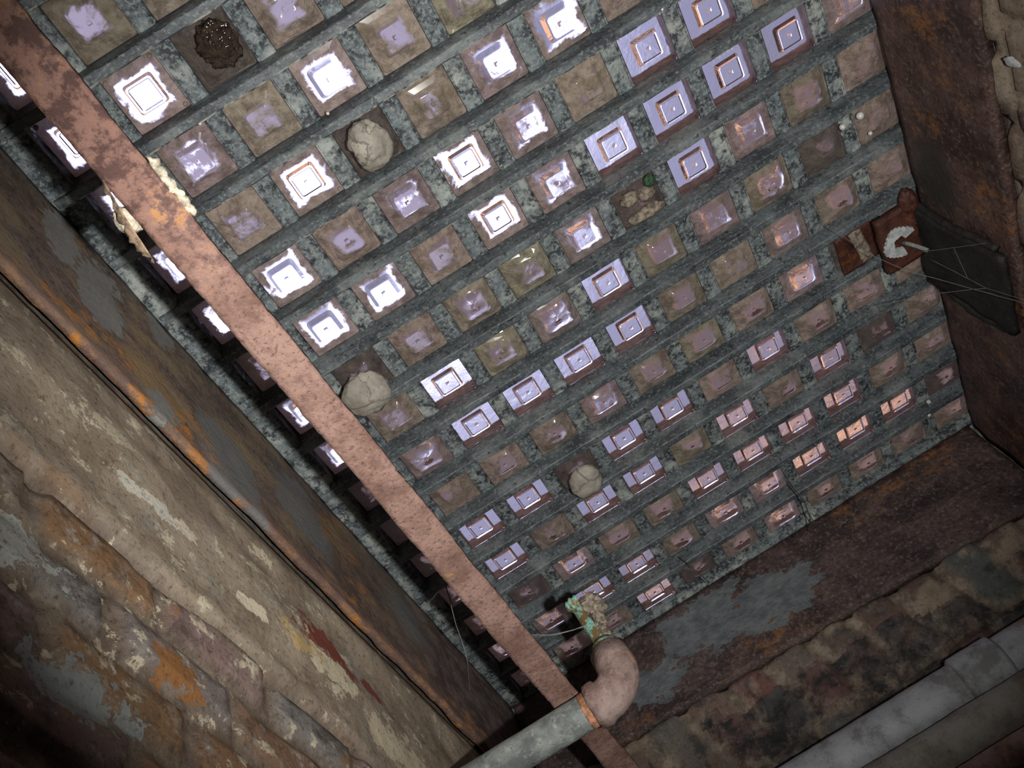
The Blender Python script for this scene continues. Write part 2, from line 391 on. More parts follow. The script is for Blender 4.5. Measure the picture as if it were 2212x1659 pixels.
def mat_masonry(name, kind):
    a = N(name)
    at = a.n.new('ShaderNodeAttribute'); at.attribute_name = 'brick'      # r = in a brick, g = random per brick, b = plaster cover
    sp = a.n.new('ShaderNodeSeparateColor'); a.l.new(at.outputs['Color'], sp.inputs[0])
    br, rd, cov = sp.outputs[0], sp.outputs[1], sp.outputs[2]
    n1 = a.noise(11, 8, 0.7, None, 0.2); n2 = a.noise(45, 7, 0.7); n3 = a.noise(170, 5, 0.7); n4 = a.noise(6, 6, 0.65, a.scaled((1,1,1), loc=(2,7,1)))
    n5 = a.noise(22, 8, 0.74, a.scaled((1, 0.7, 1.1), loc=(6, 3, 9)), 0.1)
    rp_ = a.n.new('ShaderNodeValToRGB'); a.l.new(rd, rp_.inputs[0]); el = rp_.color_ramp.elements
    if kind == 'left':
        cols = ((0.0, (0.22, 0.225, 0.21)), (0.25, (0.25, 0.16, 0.15)), (0.5, (0.27, 0.155, 0.07)), (0.75, (0.26, 0.25, 0.24)), (1.0, (0.19, 0.11, 0.10)))
    else:
        cols = ((0.0, (0.075, 0.080, 0.080)), (0.3, (0.17, 0.080, 0.070)), (0.5, (0.080, 0.075, 0.060)), (0.75, (0.20, 0.125, 0.10)), (1.0, (0.10, 0.11, 0.105)))
    el[0].position = 0; el[0].color = (*cols[0][1], 1); el[1].position = 1; el[1].color = (*cols[-1][1], 1)
    for p_, c_ in cols[1:-1]: q = el.new(p_); q.color = (*c_, 1)
    bc = a.mix(a.math('MULTIPLY', a.step(n2, 0.5, 0.66), 0.6), rp_.outputs[0], (0.38, 0.36, 0.33) if kind == 'left' else (0.19, 0.175, 0.15))
    bc = a.mix(a.math('MULTIPLY', a.step(n5, 0.50, 0.38), 0.75), bc, (0.075, 0.06, 0.045) if kind == 'left' else (0.03, 0.032, 0.032))
    bc = a.mix(a.math('MULTIPLY', a.step(n1, 0.56, 0.64), 0.6), bc, (0.33, 0.17, 0.06) if kind == 'left' else (0.17, 0.10, 0.06))
    mc = a.mix(a.step(n2, 0.38, 0.66), (0.16, 0.12, 0.09), (0.27, 0.215, 0.165)) if kind == 'left' else \
         a.mix(a.step(n2, 0.38, 0.66), (0.15, 0.12, 0.095), (0.36, 0.29, 0.22))
    c = a.mix(br, mc, bc)
    pc = a.mix(a.step(n1, 0.34, 0.66), (0.25, 0.195, 0.140), (0.39, 0.32, 0.24))
    pc = a.mix(a.math('MULTIPLY', a.step(n5, 0.52, 0.64), 0.6), pc, (0.30, 0.285, 0.25))
    pc = a.mix(a.math('MULTIPLY', a.step(n5, 0.44, 0.34), 0.6), pc, (0.14, 0.095, 0.065))
    c = a.mix(cov, c, pc)
    if kind == 'left':
        # flaked limewash
        fk = a.math('MULTIPLY', a.step(a.math('MULTIPLY_ADD', a.math('SUBTRACT', n2, 0.5), 0.5, n5), 0.565, 0.59), a.step(n4, 0.44, 0.52))
        c = a.mix(fk, c, (0.60, 0.53, 0.39))
        nf = a.math('MULTIPLY_ADD', a.math('SUBTRACT', n2, 0.5), 0.9, n5)
        for cc, rr, col_ in PATCH_WALL:
            c = a.mix(a.blob(cc, rr, nf, 2.2, 0.06), c, col_)
    if kind == 'far':
        c = a.mix(a.math('MULTIPLY', a.step(rd, 0.30, 0.20), a.step(n5, 0.62, 0.40)), c, (0.028, 0.029, 0.030))
    c = a.mix(a.math('MULTIPLY', a.step(n3, 0.48, 0.32), 0.6), c, (0.05, 0.04, 0.03))
    c = a.mix(a.math('MULTIPLY', a.step(n3, 0.62, 0.70), 0.35), c, (0.50, 0.45, 0.38))
    h = a.math('ADD', a.math('MULTIPLY', n2, 0.7), a.math('ADD', a.math('MULTIPLY', n5, 0.9), a.math('MULTIPLY', n3, 0.45)))
    return a.done(a.bsdf(c, 0.85, 0.0, a.bump(h, 0.6, 0.004), 0.25))

def mat_mortar(name, c0, c1, crack=(0.14, 0.12, 0.10)):
    a = N(name)
    n1 = a.noise(35, 6, 0.6); n2 = a.noise(180, 5, 0.7)
    c = a.mix(a.step(n1, 0.34, 0.66), c0, c1)
    c = a.mix(a.math('MULTIPLY', a.step(n2, 0.44, 0.34), 0.6), c, tuple(v * 0.5 for v in c0))
    v = a.voro(13, a.math_vec(a.scaled((1, 1, 0.01)), n1, 0.03), 'DISTANCE_TO_EDGE')
    c = a.mix(a.math('MULTIPLY', a.step(v, 0.022, 0.006), 0.75), c, crack)
    return a.done(a.bsdf(c, 0.9, 0.0, a.bump(a.math('ADD', n1, a.math('MULTIPLY', n2, 0.4)), 0.7, 0.003), 0.2))

def mat_simple(name, col_, rough_=0.8, scale=60, var=0.6, bumpd=0.002, metal=0.0, coat=None):
    a = N(name); n1 = a.noise(scale, 6, 0.65); n2 = a.noise(scale * 4, 4, 0.7)
    c = a.mix(a.step(n1, 0.36, 0.64), tuple(v * (1 - var) for v in col_), tuple(min(1, v * (1 + var * 0.5)) for v in col_))
    return a.done(a.bsdf(c, rough_, metal, a.bump(a.math('ADD', n1, a.math('MULTIPLY', n2, 0.4)), 0.6, bumpd), 0.4, coat))

def mat_verdigris():
    a = N('brass_with_verdigris'); n1 = a.noise(90, 6, 0.65); n2 = a.noise(320, 4, 0.7)
    m_ = a.step(n1, 0.47, 0.55)
    c = a.mix(m_, (0.26, 0.17, 0.075), a.mix(a.step(n2, 0.4, 0.6), (0.10, 0.27, 0.21), (0.27, 0.46, 0.39)))
    return a.done(a.bsdf(c, 0.6, a.math('MULTIPLY', a.math('SUBTRACT', 1.0, m_), 0.6), a.bump(n1, 0.7, 0.0015), 0.4))

# glass block: 0 = clean glass faces with a dirt film whose extent follows the object's colour alpha, 1 = bedded sides, 2 = pavement face
def mat_glass():
    a = N('lilac_pavement_glass_with_grime')
    oi = a.n.new('ShaderNodeObjectInfo'); tcn = a.n.new('ShaderNodeTexCoord')
    ofs = a.n.new('ShaderNodeVectorMath'); ofs.operation = 'SCALE'; ofs.inputs[0].default_value = (37.0, 91.0, 53.0)
    a.l.new(oi.outputs['Random'], ofs.inputs['Scale'])
    ad = a.n.new('ShaderNodeVectorMath'); ad.operation = 'ADD'; a.l.new(tcn.outputs['Object'], ad.inputs[0]); a.l.new(ofs.outputs[0], ad.inputs[1])
    v = ad.outputs[0]
    n1 = a.noise(26, 5, 0.6, v, 0.8); n2 = a.noise(85, 6, 0.68, v, 0.5); n3 = a.noise(300, 4, 0.7, v)
    # grime sits thickest at the rim of the block
    se = a.n.new('ShaderNodeSeparateXYZ'); a.l.new(tcn.outputs['Object'], se.inputs[0])
    rim = a.math('MAXIMUM', a.math('ABSOLUTE', se.outputs[0]), a.math('ABSOLUTE', se.outputs[1]))
    rimf = a.step(rim, 0.006, 0.040)
    amt = a.math('ADD', a.math('SUBTRACT', a.math('MULTIPLY_ADD', rimf, 0.50, a.math('MULTIPLY', a.step(rim, 0.016, 0.031), 0.42)), 0.16), a.math('MULTIPLY', a.math('SUBTRACT', n1, 0.5), 1.5))
    amt = a.math('ADD', amt, a.math('MULTIPLY', a.math('SUBTRACT', n2, 0.5), 0.5))
    clean = oi.outputs['Alpha']                      # 1 clean .. 0 caked
    dirt = a.step(a.math('SUBTRACT', amt, clean), -0.36, -0.02)
    bn = a.bump(a.math('ADD', n1, a.math('MULTIPLY', n2, 0.15)), 0.25, 0.004)
    gl = a.n.new('ShaderNodeBsdfGlass'); gl.inputs['IOR'].default_value = 1.5; gl.inputs['Roughness'].default_value = 0.015
    gl.inputs['Color'].default_value = (0.94, 0.90, 0.95, 1); a.l.new(bn, gl.inputs['Normal'])
    bd = a.bump(a.math('ADD', a.math('MULTIPLY', n1, 0.8), a.math('ADD', n2, a.math('MULTIPLY', n3, 0.15))), 1.0, 0.006)
    n6 = a.noise(48, 6, 0.72, v, 0.3)
    col_ = a.mix(a.step(n6, 0.36, 0.60), a.mix(1.0, oi.outputs['Color'], (0.45, 0.44, 0.42), 'MULTIPLY'), oi.outputs['Color'])
    col_ = a.mix(a.math('MULTIPLY', a.step(n1, 0.54, 0.68), 0.5), col_, (0.23, 0.20, 0.09))
    col_ = a.mix(a.math('MULTIPLY', a.step(n2, 0.60, 0.68), 0.4), col_, (0.55, 0.50, 0.46))
    n5 = a.noise(700, 2, 0.6, v)
    film = a.bsdf(col_, 0.28, 0.0, a.bump(n5, 0.35, 0.0012, bd), 0.6, 0.8, 0.10)
    tr = a.n.new('ShaderNodeBsdfTranslucent'); a.l.new(a.mix(0.5, col_, (0.92, 0.82, 0.88)), tr.inputs['Color']); a.l.new(bd, tr.inputs['Normal'])
    m1 = a.n.new('ShaderNodeMixShader'); m1.inputs[0].default_value = 0.45
    a.l.new(film, m1.inputs[1]); a.l.new(tr.outputs[0], m1.inputs[2])
    m2 = a.n.new('ShaderNodeMixShader'); a.l.new(dirt, m2.inputs[0]); a.l.new(gl.outputs[0], m2.inputs[1]); a.l.new(m1.outputs[0], m2.inputs[2])
    return a.done(m2.outputs[0])

def mat_bedding():
    a = N('pinkish_bedding_putty'); n1 = a.noise(60, 6, 0.65)
    wv = a.n.new('ShaderNodeTexWave'); wv.inputs['Scale'].default_value = 30; wv.inputs['Distortion'].default_value = 2; wv.bands_direction = 'Z'
    a.l.new(a.pos, wv.inputs['Vector'])
    c = a.mix(a.step(n1, 0.36, 0.64), (0.26, 0.175, 0.15), (0.58, 0.44, 0.39))
    c = a.mix(a.math('MULTIPLY', wv.outputs['Fac'], 0.5), c, (0.10, 0.065, 0.05))
    return a.done(a.bsdf(c, 0.6))

def mat_pave():
    a = N('worn_pavement_face_of_glass')
    oi = a.n.new('ShaderNodeObjectInfo'); tcn = a.n.new('ShaderNodeTexCoord')
    ofs = a.n.new('ShaderNodeVectorMath'); ofs.operation = 'SCALE'; ofs.inputs[0].default_value = (17.0, 61.0, 23.0)
    a.l.new(oi.outputs['Random'], ofs.inputs['Scale'])
    ad = a.n.new('ShaderNodeVectorMath'); ad.operation = 'ADD'; a.l.new(tcn.outputs['Object'], ad.inputs[0]); a.l.new(ofs.outputs[0], ad.inputs[1])
    n1 = a.noise(40, 6, 0.7, ad.outputs[0], 0.5)
    m_ = a.step(a.math('SUBTRACT', n1, a.math('MULTIPLY', oi.outputs['Alpha'], 1.15)), -0.10, 0.10)
    gl = a.n.new('ShaderNodeBsdfGlass'); gl.inputs['IOR'].default_value = 1.5; gl.inputs['Roughness'].default_value = 0.03
    gl.inputs['Color'].default_value = (0.95, 0.92, 0.97, 1)
    df = a.bsdf((0.10, 0.085, 0.07), 0.9); tr = a.n.new('ShaderNodeBsdfTranslucent'); tr.inputs['Color'].default_value = (0.34, 0.29, 0.26, 1)
    ms = a.n.new('ShaderNodeMixShader'); ms.inputs[0].default_value = 0.6; a.l.new(df, ms.inputs[1]); a.l.new(tr.outputs[0], ms.inputs[2])
    m2 = a.n.new('ShaderNodeMixShader'); a.l.new(a.math('MULTIPLY', m_, 0.9), m2.inputs[0]); a.l.new(gl.outputs[0], m2.inputs[1]); a.l.new(ms.outputs[0], m2.inputs[2])
    return a.done(m2.outputs[0])

XL, XR, YB = -0.172, 0.915, 1.4445
PATCH_LEFT = [((XL, 0.165, -0.085), (0.05, 0.030, 0.060)), ((XL, 0.235, -0.135), (0.05, 0.042, 0.062)),
              ((XL, 0.350, -0.235), (0.05, 0.035, 0.040)), ((XL, 0.345, -0.06), (0.05, 0.03, 0.03))]
PATCH_LEFT2 = [((XL, 0.49, -0.20), (0.05, 0.06, 0.07)), ((XL, 0.66, -0.14), (0.05, 0.07, 0.06)), ((XL, 0.98, -0.12), (0.05, 0.07, 0.06))]
PATCH_FAR = [((0.25, YB, -0.10), (0.090, 0.1, 0.062)), ((0.38, YB, -0.13), (0.10, 0.1, 0.052)), ((0.12, YB, -0.15), (0.06, 0.1, 0.04))]
PATCH_WALL = [((-0.18, 0.665, -0.408), (0.3, 0.065, 0.024), (0.25, 0.068, 0.045)),
              ((-0.18, 0.66, -0.450), (0.3, 0.060, 0.017), (0.64, 0.56, 0.40)),
              ((-0.18, 0.59, -0.448), (0.3, 0.035, 0.014), (0.56, 0.40, 0.19)),
              ((-0.18, 0.775, -0.402), (0.3, 0.032, 0.013), (0.23, 0.07, 0.05)),
              ((-0.18, 0.83, -0.475), (0.3, 0.090, 0.022), (0.58, 0.50, 0.36)),
              ((-0.18, 0.50, -0.462), (0.3, 0.020, 0.008), (0.68, 0.60, 0.45)),
              ((-0.18, 0.27, -0.388), (0.3, 0.032, 0.010), (0.52, 0.47, 0.34)),
              ((-0.18, 0.335, -0.442), (0.3, 0.040, 0.009), (0.56, 0.53, 0.46)),
              ((-0.18, 0.39, -0.436), (0.3, 0.022, 0.008), (0.60, 0.54, 0.42)),
              ((-0.18, 0.16, -0.635), (0.3, 0.060, 0.026), (0.46, 0.47, 0.44)),
              ((-0.18, 0.372, -0.648), (0.3, 0.030, 0.018), (0.32, 0.15, 0.055)),
              ((-0.18, 0.265, -0.738), (0.3, 0.045, 0.022), (0.30, 0.32, 0.31))]
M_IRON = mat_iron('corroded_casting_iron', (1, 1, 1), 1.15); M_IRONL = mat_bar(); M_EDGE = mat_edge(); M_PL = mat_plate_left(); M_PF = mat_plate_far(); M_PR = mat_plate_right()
M_STRAP = mat_strap(); M_GALV = mat_galv(); M_PG = mat_pipe_grey(); M_PR2 = mat_rusty_pipe()
M_WL = mat_masonry('plastered_brick_left', 'left'); M_WB = mat_masonry('sooty_brick_far', 'far')
M_MORTAR = mat_mortar('grey_mortar', (0.27, 0.25, 0.21), (0.40, 0.375, 0.32))
M_CREAM = mat_simple('cream_mortar_crumbs', (0.62, 0.55, 0.42), 0.9, 120, 0.45, 0.003)
M_TAR = mat_simple('wet_black_tar', (0.035, 0.020, 0.012), 0.3, 120, 0.7, 0.006, 0.0, 0.5)
M_GLASS = mat_glass(); M_BED = mat_bedding(); M_PAVE = mat_pave()
M_VERD = mat_verdigris()
M_ELB = mat_rust('elbow_rust', (0.16, 0.095, 0.08), (0.31, 0.235, 0.21), (0.44, 0.21, 0.08), 0.54, 0.8, 1.0)
M_BRK = mat_rust('wet_red_rust', (0.045, 0.016, 0.012), (0.095, 0.036, 0.026), (0.20, 0.068, 0.015), 0.60, 0.4, 1.2)
M_WHITE = mat_simple('chipped_white_paint', (0.50, 0.53, 0.54), 0.5, 90, 0.3, 0.002)
M_DEBRIS = mat_simple('brown_grey_debris', (0.26, 0.215, 0.165), 0.8, 130, 0.6, 0.003)
M_CEM = mat_simple('dark_cellar_cement', (0.16, 0.14, 0.12), 0.9, 20, 0.5, 0.01)
M_WEB = mat_simple('cobweb_thread', (0.16, 0.155, 0.15), 0.8, 100, 0.2, 0.0005)
M_TWIG = mat_simple('dead_root', (0.055, 0.045, 0.035), 0.9, 100, 0.4, 0.001)
M_DROP = mat_simple('limey_drop', (0.62, 0.62, 0.58), 0.25, 100, 0.15, 0.0005, 0.0, 0.6)
M_BLACK = mat_rust('tarry_black_iron', (0.014, 0.014, 0.014), (0.030, 0.028, 0.026), (0.08, 0.035, 0.02), 0.66, 0.55)

# ---------------------------------------------------------------- the setting: masonry walls, floor, ceiling
def brick_lattice(U, V, bl, bh, ms, jit=0.15, seed=0):
    """rounded bricks; returns height 0..1 inside bricks, random per brick"""
    row = np.floor(V / bh).astype(int); off = (row % 2) * 0.5 + np.vectorize(lambda r: ((r * 7919) % 13) / 13 * jit)(row)
    cu = U / bl + off; ci = np.floor(cu).astype(int)
    fu = (cu - ci) * bl; fv = V - row * bh
    du = np.minimum(fu, bl - fu) - ms / 2; dv = np.minimum(fv, bh - fv) - ms / 2
    d = np.minimum(du, dv); h = np.clip(d / (ms * 0.7), 0, 1)
    rnd = hash3(ci, row, np.zeros_like(ci), seed + 5)
    return h * h * (3 - 2 * h), rnd

def field_wall(name, u0, u1, v0, v1, step, place, hf, mat, label=None):
    nu = int((u1-u0)/step) + 1; nv = int((v1-v0)/step) + 1
    U, V = np.meshgrid(np.linspace(u0, u1, nu), np.linspace(v0, v1, nv), indexing='ij')
    H, A = hf(U, V); P = place(U, V, H).reshape(-1, 3)
    idx = np.arange(nu*nv).reshape(nu, nv)
    F = np.stack([idx[:-1,:-1], idx[1:,:-1], idx[1:,1:], idx[:-1,1:]], -1).reshape(-1, 4)
    me = bpy.data.meshes.new(name); me.from_pydata(P.tolist(), [], F.tolist())
    at = me.color_attributes.new('brick', 'FLOAT_COLOR', 'POINT')
    at.data.foreach_set('color', np.concatenate([A.reshape(-1, 3), np.ones((nu*nv, 1))], 1).ravel())
    # back: extrude the rim to give the wall its depth
    o = link_mesh(name, me, mat, None, True)
    md = o.modifiers.new('thickness', 'SOLIDIFY'); md.thickness = 0.06; md.offset = -1.0
    o['kind'] = 'structure'
    return o

def hf_left(U, V):   # U = y, V = z
    P = np.stack([U * 1.0, V, np.zeros_like(U)], -1)
    w = fbm(P * 7, 3, 4) * 0.012
    h, rnd = brick_lattice(U + w, V + 0.005 * fbm(P * 12, 4, 3) + 0.0, 0.165, 0.0675, 0.013, 0.5, 11)
    cover = np.clip((V + 0.535 + 0.02 * fbm(P * 9, 8, 4)) / 0.016, 0, 1)          # plaster down to the first open joint
    patch = np.clip((fbm(P * 5, 21, 4) - 0.38) / 0.12, 0, 1) * (V < -0.53)
    cover = np.maximum(cover, patch * 0.7)
    H = (1 - cover) * (h * 0.0085 + 0.004 * rnd) + cover * 0.011
    H = H + 0.006 * fbm(P * 4.5, 30, 3) + 0.0032 * fbm(P * 16, 31, 5, 0.55) + 0.0014 * fbm(P * 50, 32, 2)
    # long soft folds in the plaster, and the deep joint under it
    H = H + cover * 0.0025 * np.sin((V + 0.06 * U) * 45 + 2 * fbm(P * 5, 40, 3))
    H = H - 0.012 * np.exp(-((V + 0.540 + 0.008 * fbm(P * 6, 50, 3)) / 0.006) ** 2)
    top = np.clip((V + 0.317) / 0.036, 0, 1); H = H * (1 - top) + 0.0005 * top
    return H, np.stack([h, rnd, cover], -1)

field_wall('wall_left', -1.25, 1.47, -2.45, -0.274, 0.0080,
           lambda U, V, H: np.stack([-0.1885 + H, U, V], -1), hf_left, M_WL)

def hf_back(U, V):   # U = x, V = z ; soldier bricks under the plate, some set askew
    P = np.stack([U, V, np.zeros_like(U)], -1)
    w = fbm(P * 6, 63, 4) * 0.016
    Us = U + w + 0.25 * (V + 0.25)
    zb = -0.238 + (0.42 - U) * 0.030
    h, rnd = brick_lattice(Us, V + 0.5 * w + 0.050, 0.088, 0.165, 0.016, 0.8, 77)
    erode = np.clip((zb - 0.038 - V + 0.05 * fbm(P * 8, 71, 4)) / 0.04, 0, 1)
    H = 0.012 + h * 0.012 + 0.008 * rnd - 0.018 * erode + 0.014 * fbm(P * 9, 72, 4) * (0.3 + erode) + 0.007 * fbm(P * 26, 73, 4, 0.6) + 0.003 * fbm(P * 70, 74, 2)
    top = np.clip((V - zb + 0.004) / 0.008, 0, 1)
    H = H * (1 - top)
    pale = np.clip((fbm(P * 13, 90, 4) - 0.10) / 0.1, 0, 1) * (1 - erode) * 0.8
    return H, np.stack([h * (1 - 0.5 * erode) + 0.5 * erode, np.where(erode > 0.5, np.where(rnd > 0.86, rnd, rnd * 0.26), 0.22 + 0.78 * rnd), pale], -1)

wb = field_wall('wall_back', -0.26, 1.35, -2.45, -0.212, 0.0080,
                lambda U, V, H: np.stack([U, 1.474 - H, V], -1), hf_back, M_WB)

def hf_right(U, V):  # U = y
    P = np.stack([U, V, np.zeros_like(U)], -1)
    h, rnd = brick_lattice(U + 0.01 * fbm(P * 6, 93, 3), V + 0.004 * fbm(P * 9, 94, 3), 0.11, 0.072, 0.012, 0.4, 31)
    H = h * 0.010 + 0.008 * fbm(P * 12, 95, 4)
    return H, np.stack([h, 0.35 + 0.5 * rnd, 0.75 * (fbm(P * 7, 96, 3) > -0.1)], -1)
wr = field_wall('wall_right', -1.25, 1.45, -2.45, -0.268, 0.011,
                lambda U, V, H: np.stack([0.932 - H, U, V], -1), hf_right, M_WB)
wr.modifiers['thickness'].offset = 1.0

def struct_box(name, b, mat):
    bm = bmesh.new(); bm_box(bm, *b); o = from_bm(name, bm, mat); o['kind'] = 'structure'; return o
struct_box('wall_front', (-0.25, 1.0, -1.33, -1.26, -2.45, 0.05), M_CEM)
struct_box('floor', (-0.30, 1.35, -1.33, 1.60, -2.52, -2.46), M_CEM)
struct_box('ceiling', (-0.25, 1.05, -1.255, -0.262, -0.24, 0.05), M_CEM)
struct_box('trim_left', (-0.30, -0.1975, -1.255, 1.537, -0.262, 0.05), M_CEM)   # masonry haunches behind the iron plates
struct_box('trim_back', (-0.30, 1.12, 1.5375, 1.60, -0.242, 0.05), M_CEM)
struct_box('trim_right', (1.055, 1.12, -0.255, 1.537, -0.254, 0.05), M_CEM)
struct_box('trim_right_shelf', (0.935, 1.05, -1.255, 1.47, -0.262, -0.039), M_CEM)

# ---------------------------------------------------------------- iron plates that line the light well
def plate(name, b, mat, seed, label, step=0.012, amp=0.0030, parent=None):
    bm = bmesh.new(); bm_gridbox(bm, *b, step); rough(bm, amp, 22, seed, 3)
    bmesh.ops.recalc_face_normals(bm, faces=bm.faces)
    o = from_bm(name, bm, mat, parent, True)
    if label: tag(o, label, 'iron plate')
    return o
plate('iron_side_plate', (XL - 0.011, XL, -0.25, 1.441, -0.271, -0.026), M_PL, 1,
      'long rusted iron plate with peeled grey paint, between plastered wall and grating')
bm = bmesh.new(); bm_gridbox(bm, XL + 0.004, XR - 0.003, YB, YB + 0.024, -0.238, -0.026, 0.012)
rough(bm, 0.003, 22, 2, 3)
for v in bm.verts:                                   # the lower edge drops a little towards the right
    if v.co.z < -0.05: v.co.z += (0.42 - v.co.x) * 0.030 * (-v.co.z / 0.238)
bmesh.ops.recalc_face_normals(bm, faces=bm.faces)
tag(from_bm('iron_end_plate', bm, M_PF, None, True), 'dark purple-brown iron plate with a large grey patch, above the far brickwork', 'iron plate')
plate('iron_side_plate', (XR, XR + 0.016, -0.25, 1.440, -0.262, -0.039), M_PR, 3,
      'rust-orange and dark brown iron plate along the right side of the glass grating')
# dark stiffening rib on the right plate
rb = empty('stiffening_rib', (0.905, 0.95, -0.24), 'flat black tarred iron rib running down the right plate beside the white-ringed bracket', 'iron rib')
bm = bmesh.new(); bm_gridbox(bm, 0.900, 0.911, 0.875, 1.035, -0.245, -0.030, 0.010); rough(bm, 0.0035, 30, 9, 3)
from_bm('rib_plate', bm, M_BLACK, rb, True)
for k, (yy, s_) in enumerate(((0.868, 5), (1.042, 6))):
    bm = bmesh.new(); tube(bm, [(0.905, yy + 0.004*math.sin(z_*30+s_), z_) for z_ in np.linspace(-0.235, -0.032, 26)], 0.006, 10)
    rough(bm, 0.0035, 60, 70 + k, 3)
    from_bm('rusted_bead', bm, M_BLACK, rb, True)

# ---------------------------------------------------------------- the cast grating
PITCH = 0.1
T = 0.045
JR = range(-1, 15); IR = range(-1, 10)
gr = empty('iron_grating', (0.38, 0.62, -0.02), 'mottled blue-grey cast iron grating of square cells holding the glass blocks overhead', 'grating')
def bar_profile(bm, axis, c, half_b, half_t, zb, zt, a0, a1, seed, step=0.008):
    n = int((a1 - a0) / step); secs = []
    prof = [(-half_t, zt), (-half_t, zb * 0.15), (-half_b, zb + 0.0012), (-half_b + 0.0012, zb), (half_b - 0.0022, zb), (half_b, zb + 0.0020), (half_t, zb * 0.15), (half_t, zt)]
    t = np.linspace(a0, a1, n + 1)
    for k, a in enumerate(t):
        ring = []
        for m, (o_, z_) in enumerate(prof):
            p = [0, 0, z_]; p[axis] = a; p[1 - axis] = c + o_
            if 1 < m < 6:
                P = np.array([[p[0]*42, p[1]*42, p[2]*42]])
                p[2] += 0.0016 * float(fbm(P, seed, 3)[0]); p[1-axis] += 0.0013 * float(fbm(P + 9, seed + 3, 3)[0])
            ring.append(bm.verts.new(p))
        secs.append(ring)
    for k in range(n):
        for m in range(len(prof)):
            m2 = (m + 1) % len(prof)
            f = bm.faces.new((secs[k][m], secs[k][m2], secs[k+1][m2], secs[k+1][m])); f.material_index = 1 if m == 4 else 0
    bm.faces.new(secs[0]); bm.faces.new(secs[-1][::-1])
    bmesh.ops.recalc_face_normals(bm, faces=bm.faces)
ZT = T - 0.001
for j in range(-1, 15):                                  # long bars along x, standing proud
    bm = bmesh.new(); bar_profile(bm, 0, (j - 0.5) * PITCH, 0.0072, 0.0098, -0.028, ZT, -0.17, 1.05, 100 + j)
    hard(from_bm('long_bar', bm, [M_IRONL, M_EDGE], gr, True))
for i in range(0, 10):                                   # cross bars along y, set back
    bm = bmesh.new(); bar_profile(bm, 1, (i - 0.5) * PITCH, 0.0114, 0.0128, -0.0010, ZT - 0.001, -0.2485, 1.4485, 200 + i)
    hard(from_bm('cross_bar', bm, [M_IRON, M_IRON], gr, True))
for x0, x1, s_ in ((-0.196, -0.1395, 300), (0.9395, 1.053, 301)):
    bm = bmesh.new(); bm_gridbox(bm, x0, x1, -0.2485, 1.4515, -0.0235, ZT - 0.002, 0.010)
    rough(bm, 0.0028, 30, s_, 3)
    bmesh.ops.recalc_face_normals(bm, faces=bm.faces)
    from_bm('edge_flange', bm, M_IRON, gr, True)
bm = bmesh.new(); bm_gridbox(bm, -0.1385, 0.9385, 1.4415, 1.4525, -0.0235, ZT - 0.002, 0.012); bm_gridbox(bm, -0.196, 1.053, 1.4530, 1.5360, -0.0235, ZT - 0.002, 0.012); rough(bm, 0.0012, 30, 305, 3)
bmesh.ops.recalc_face_normals(bm, faces=bm.faces); from_bm('edge_flange', bm, M_IRON, gr, True)

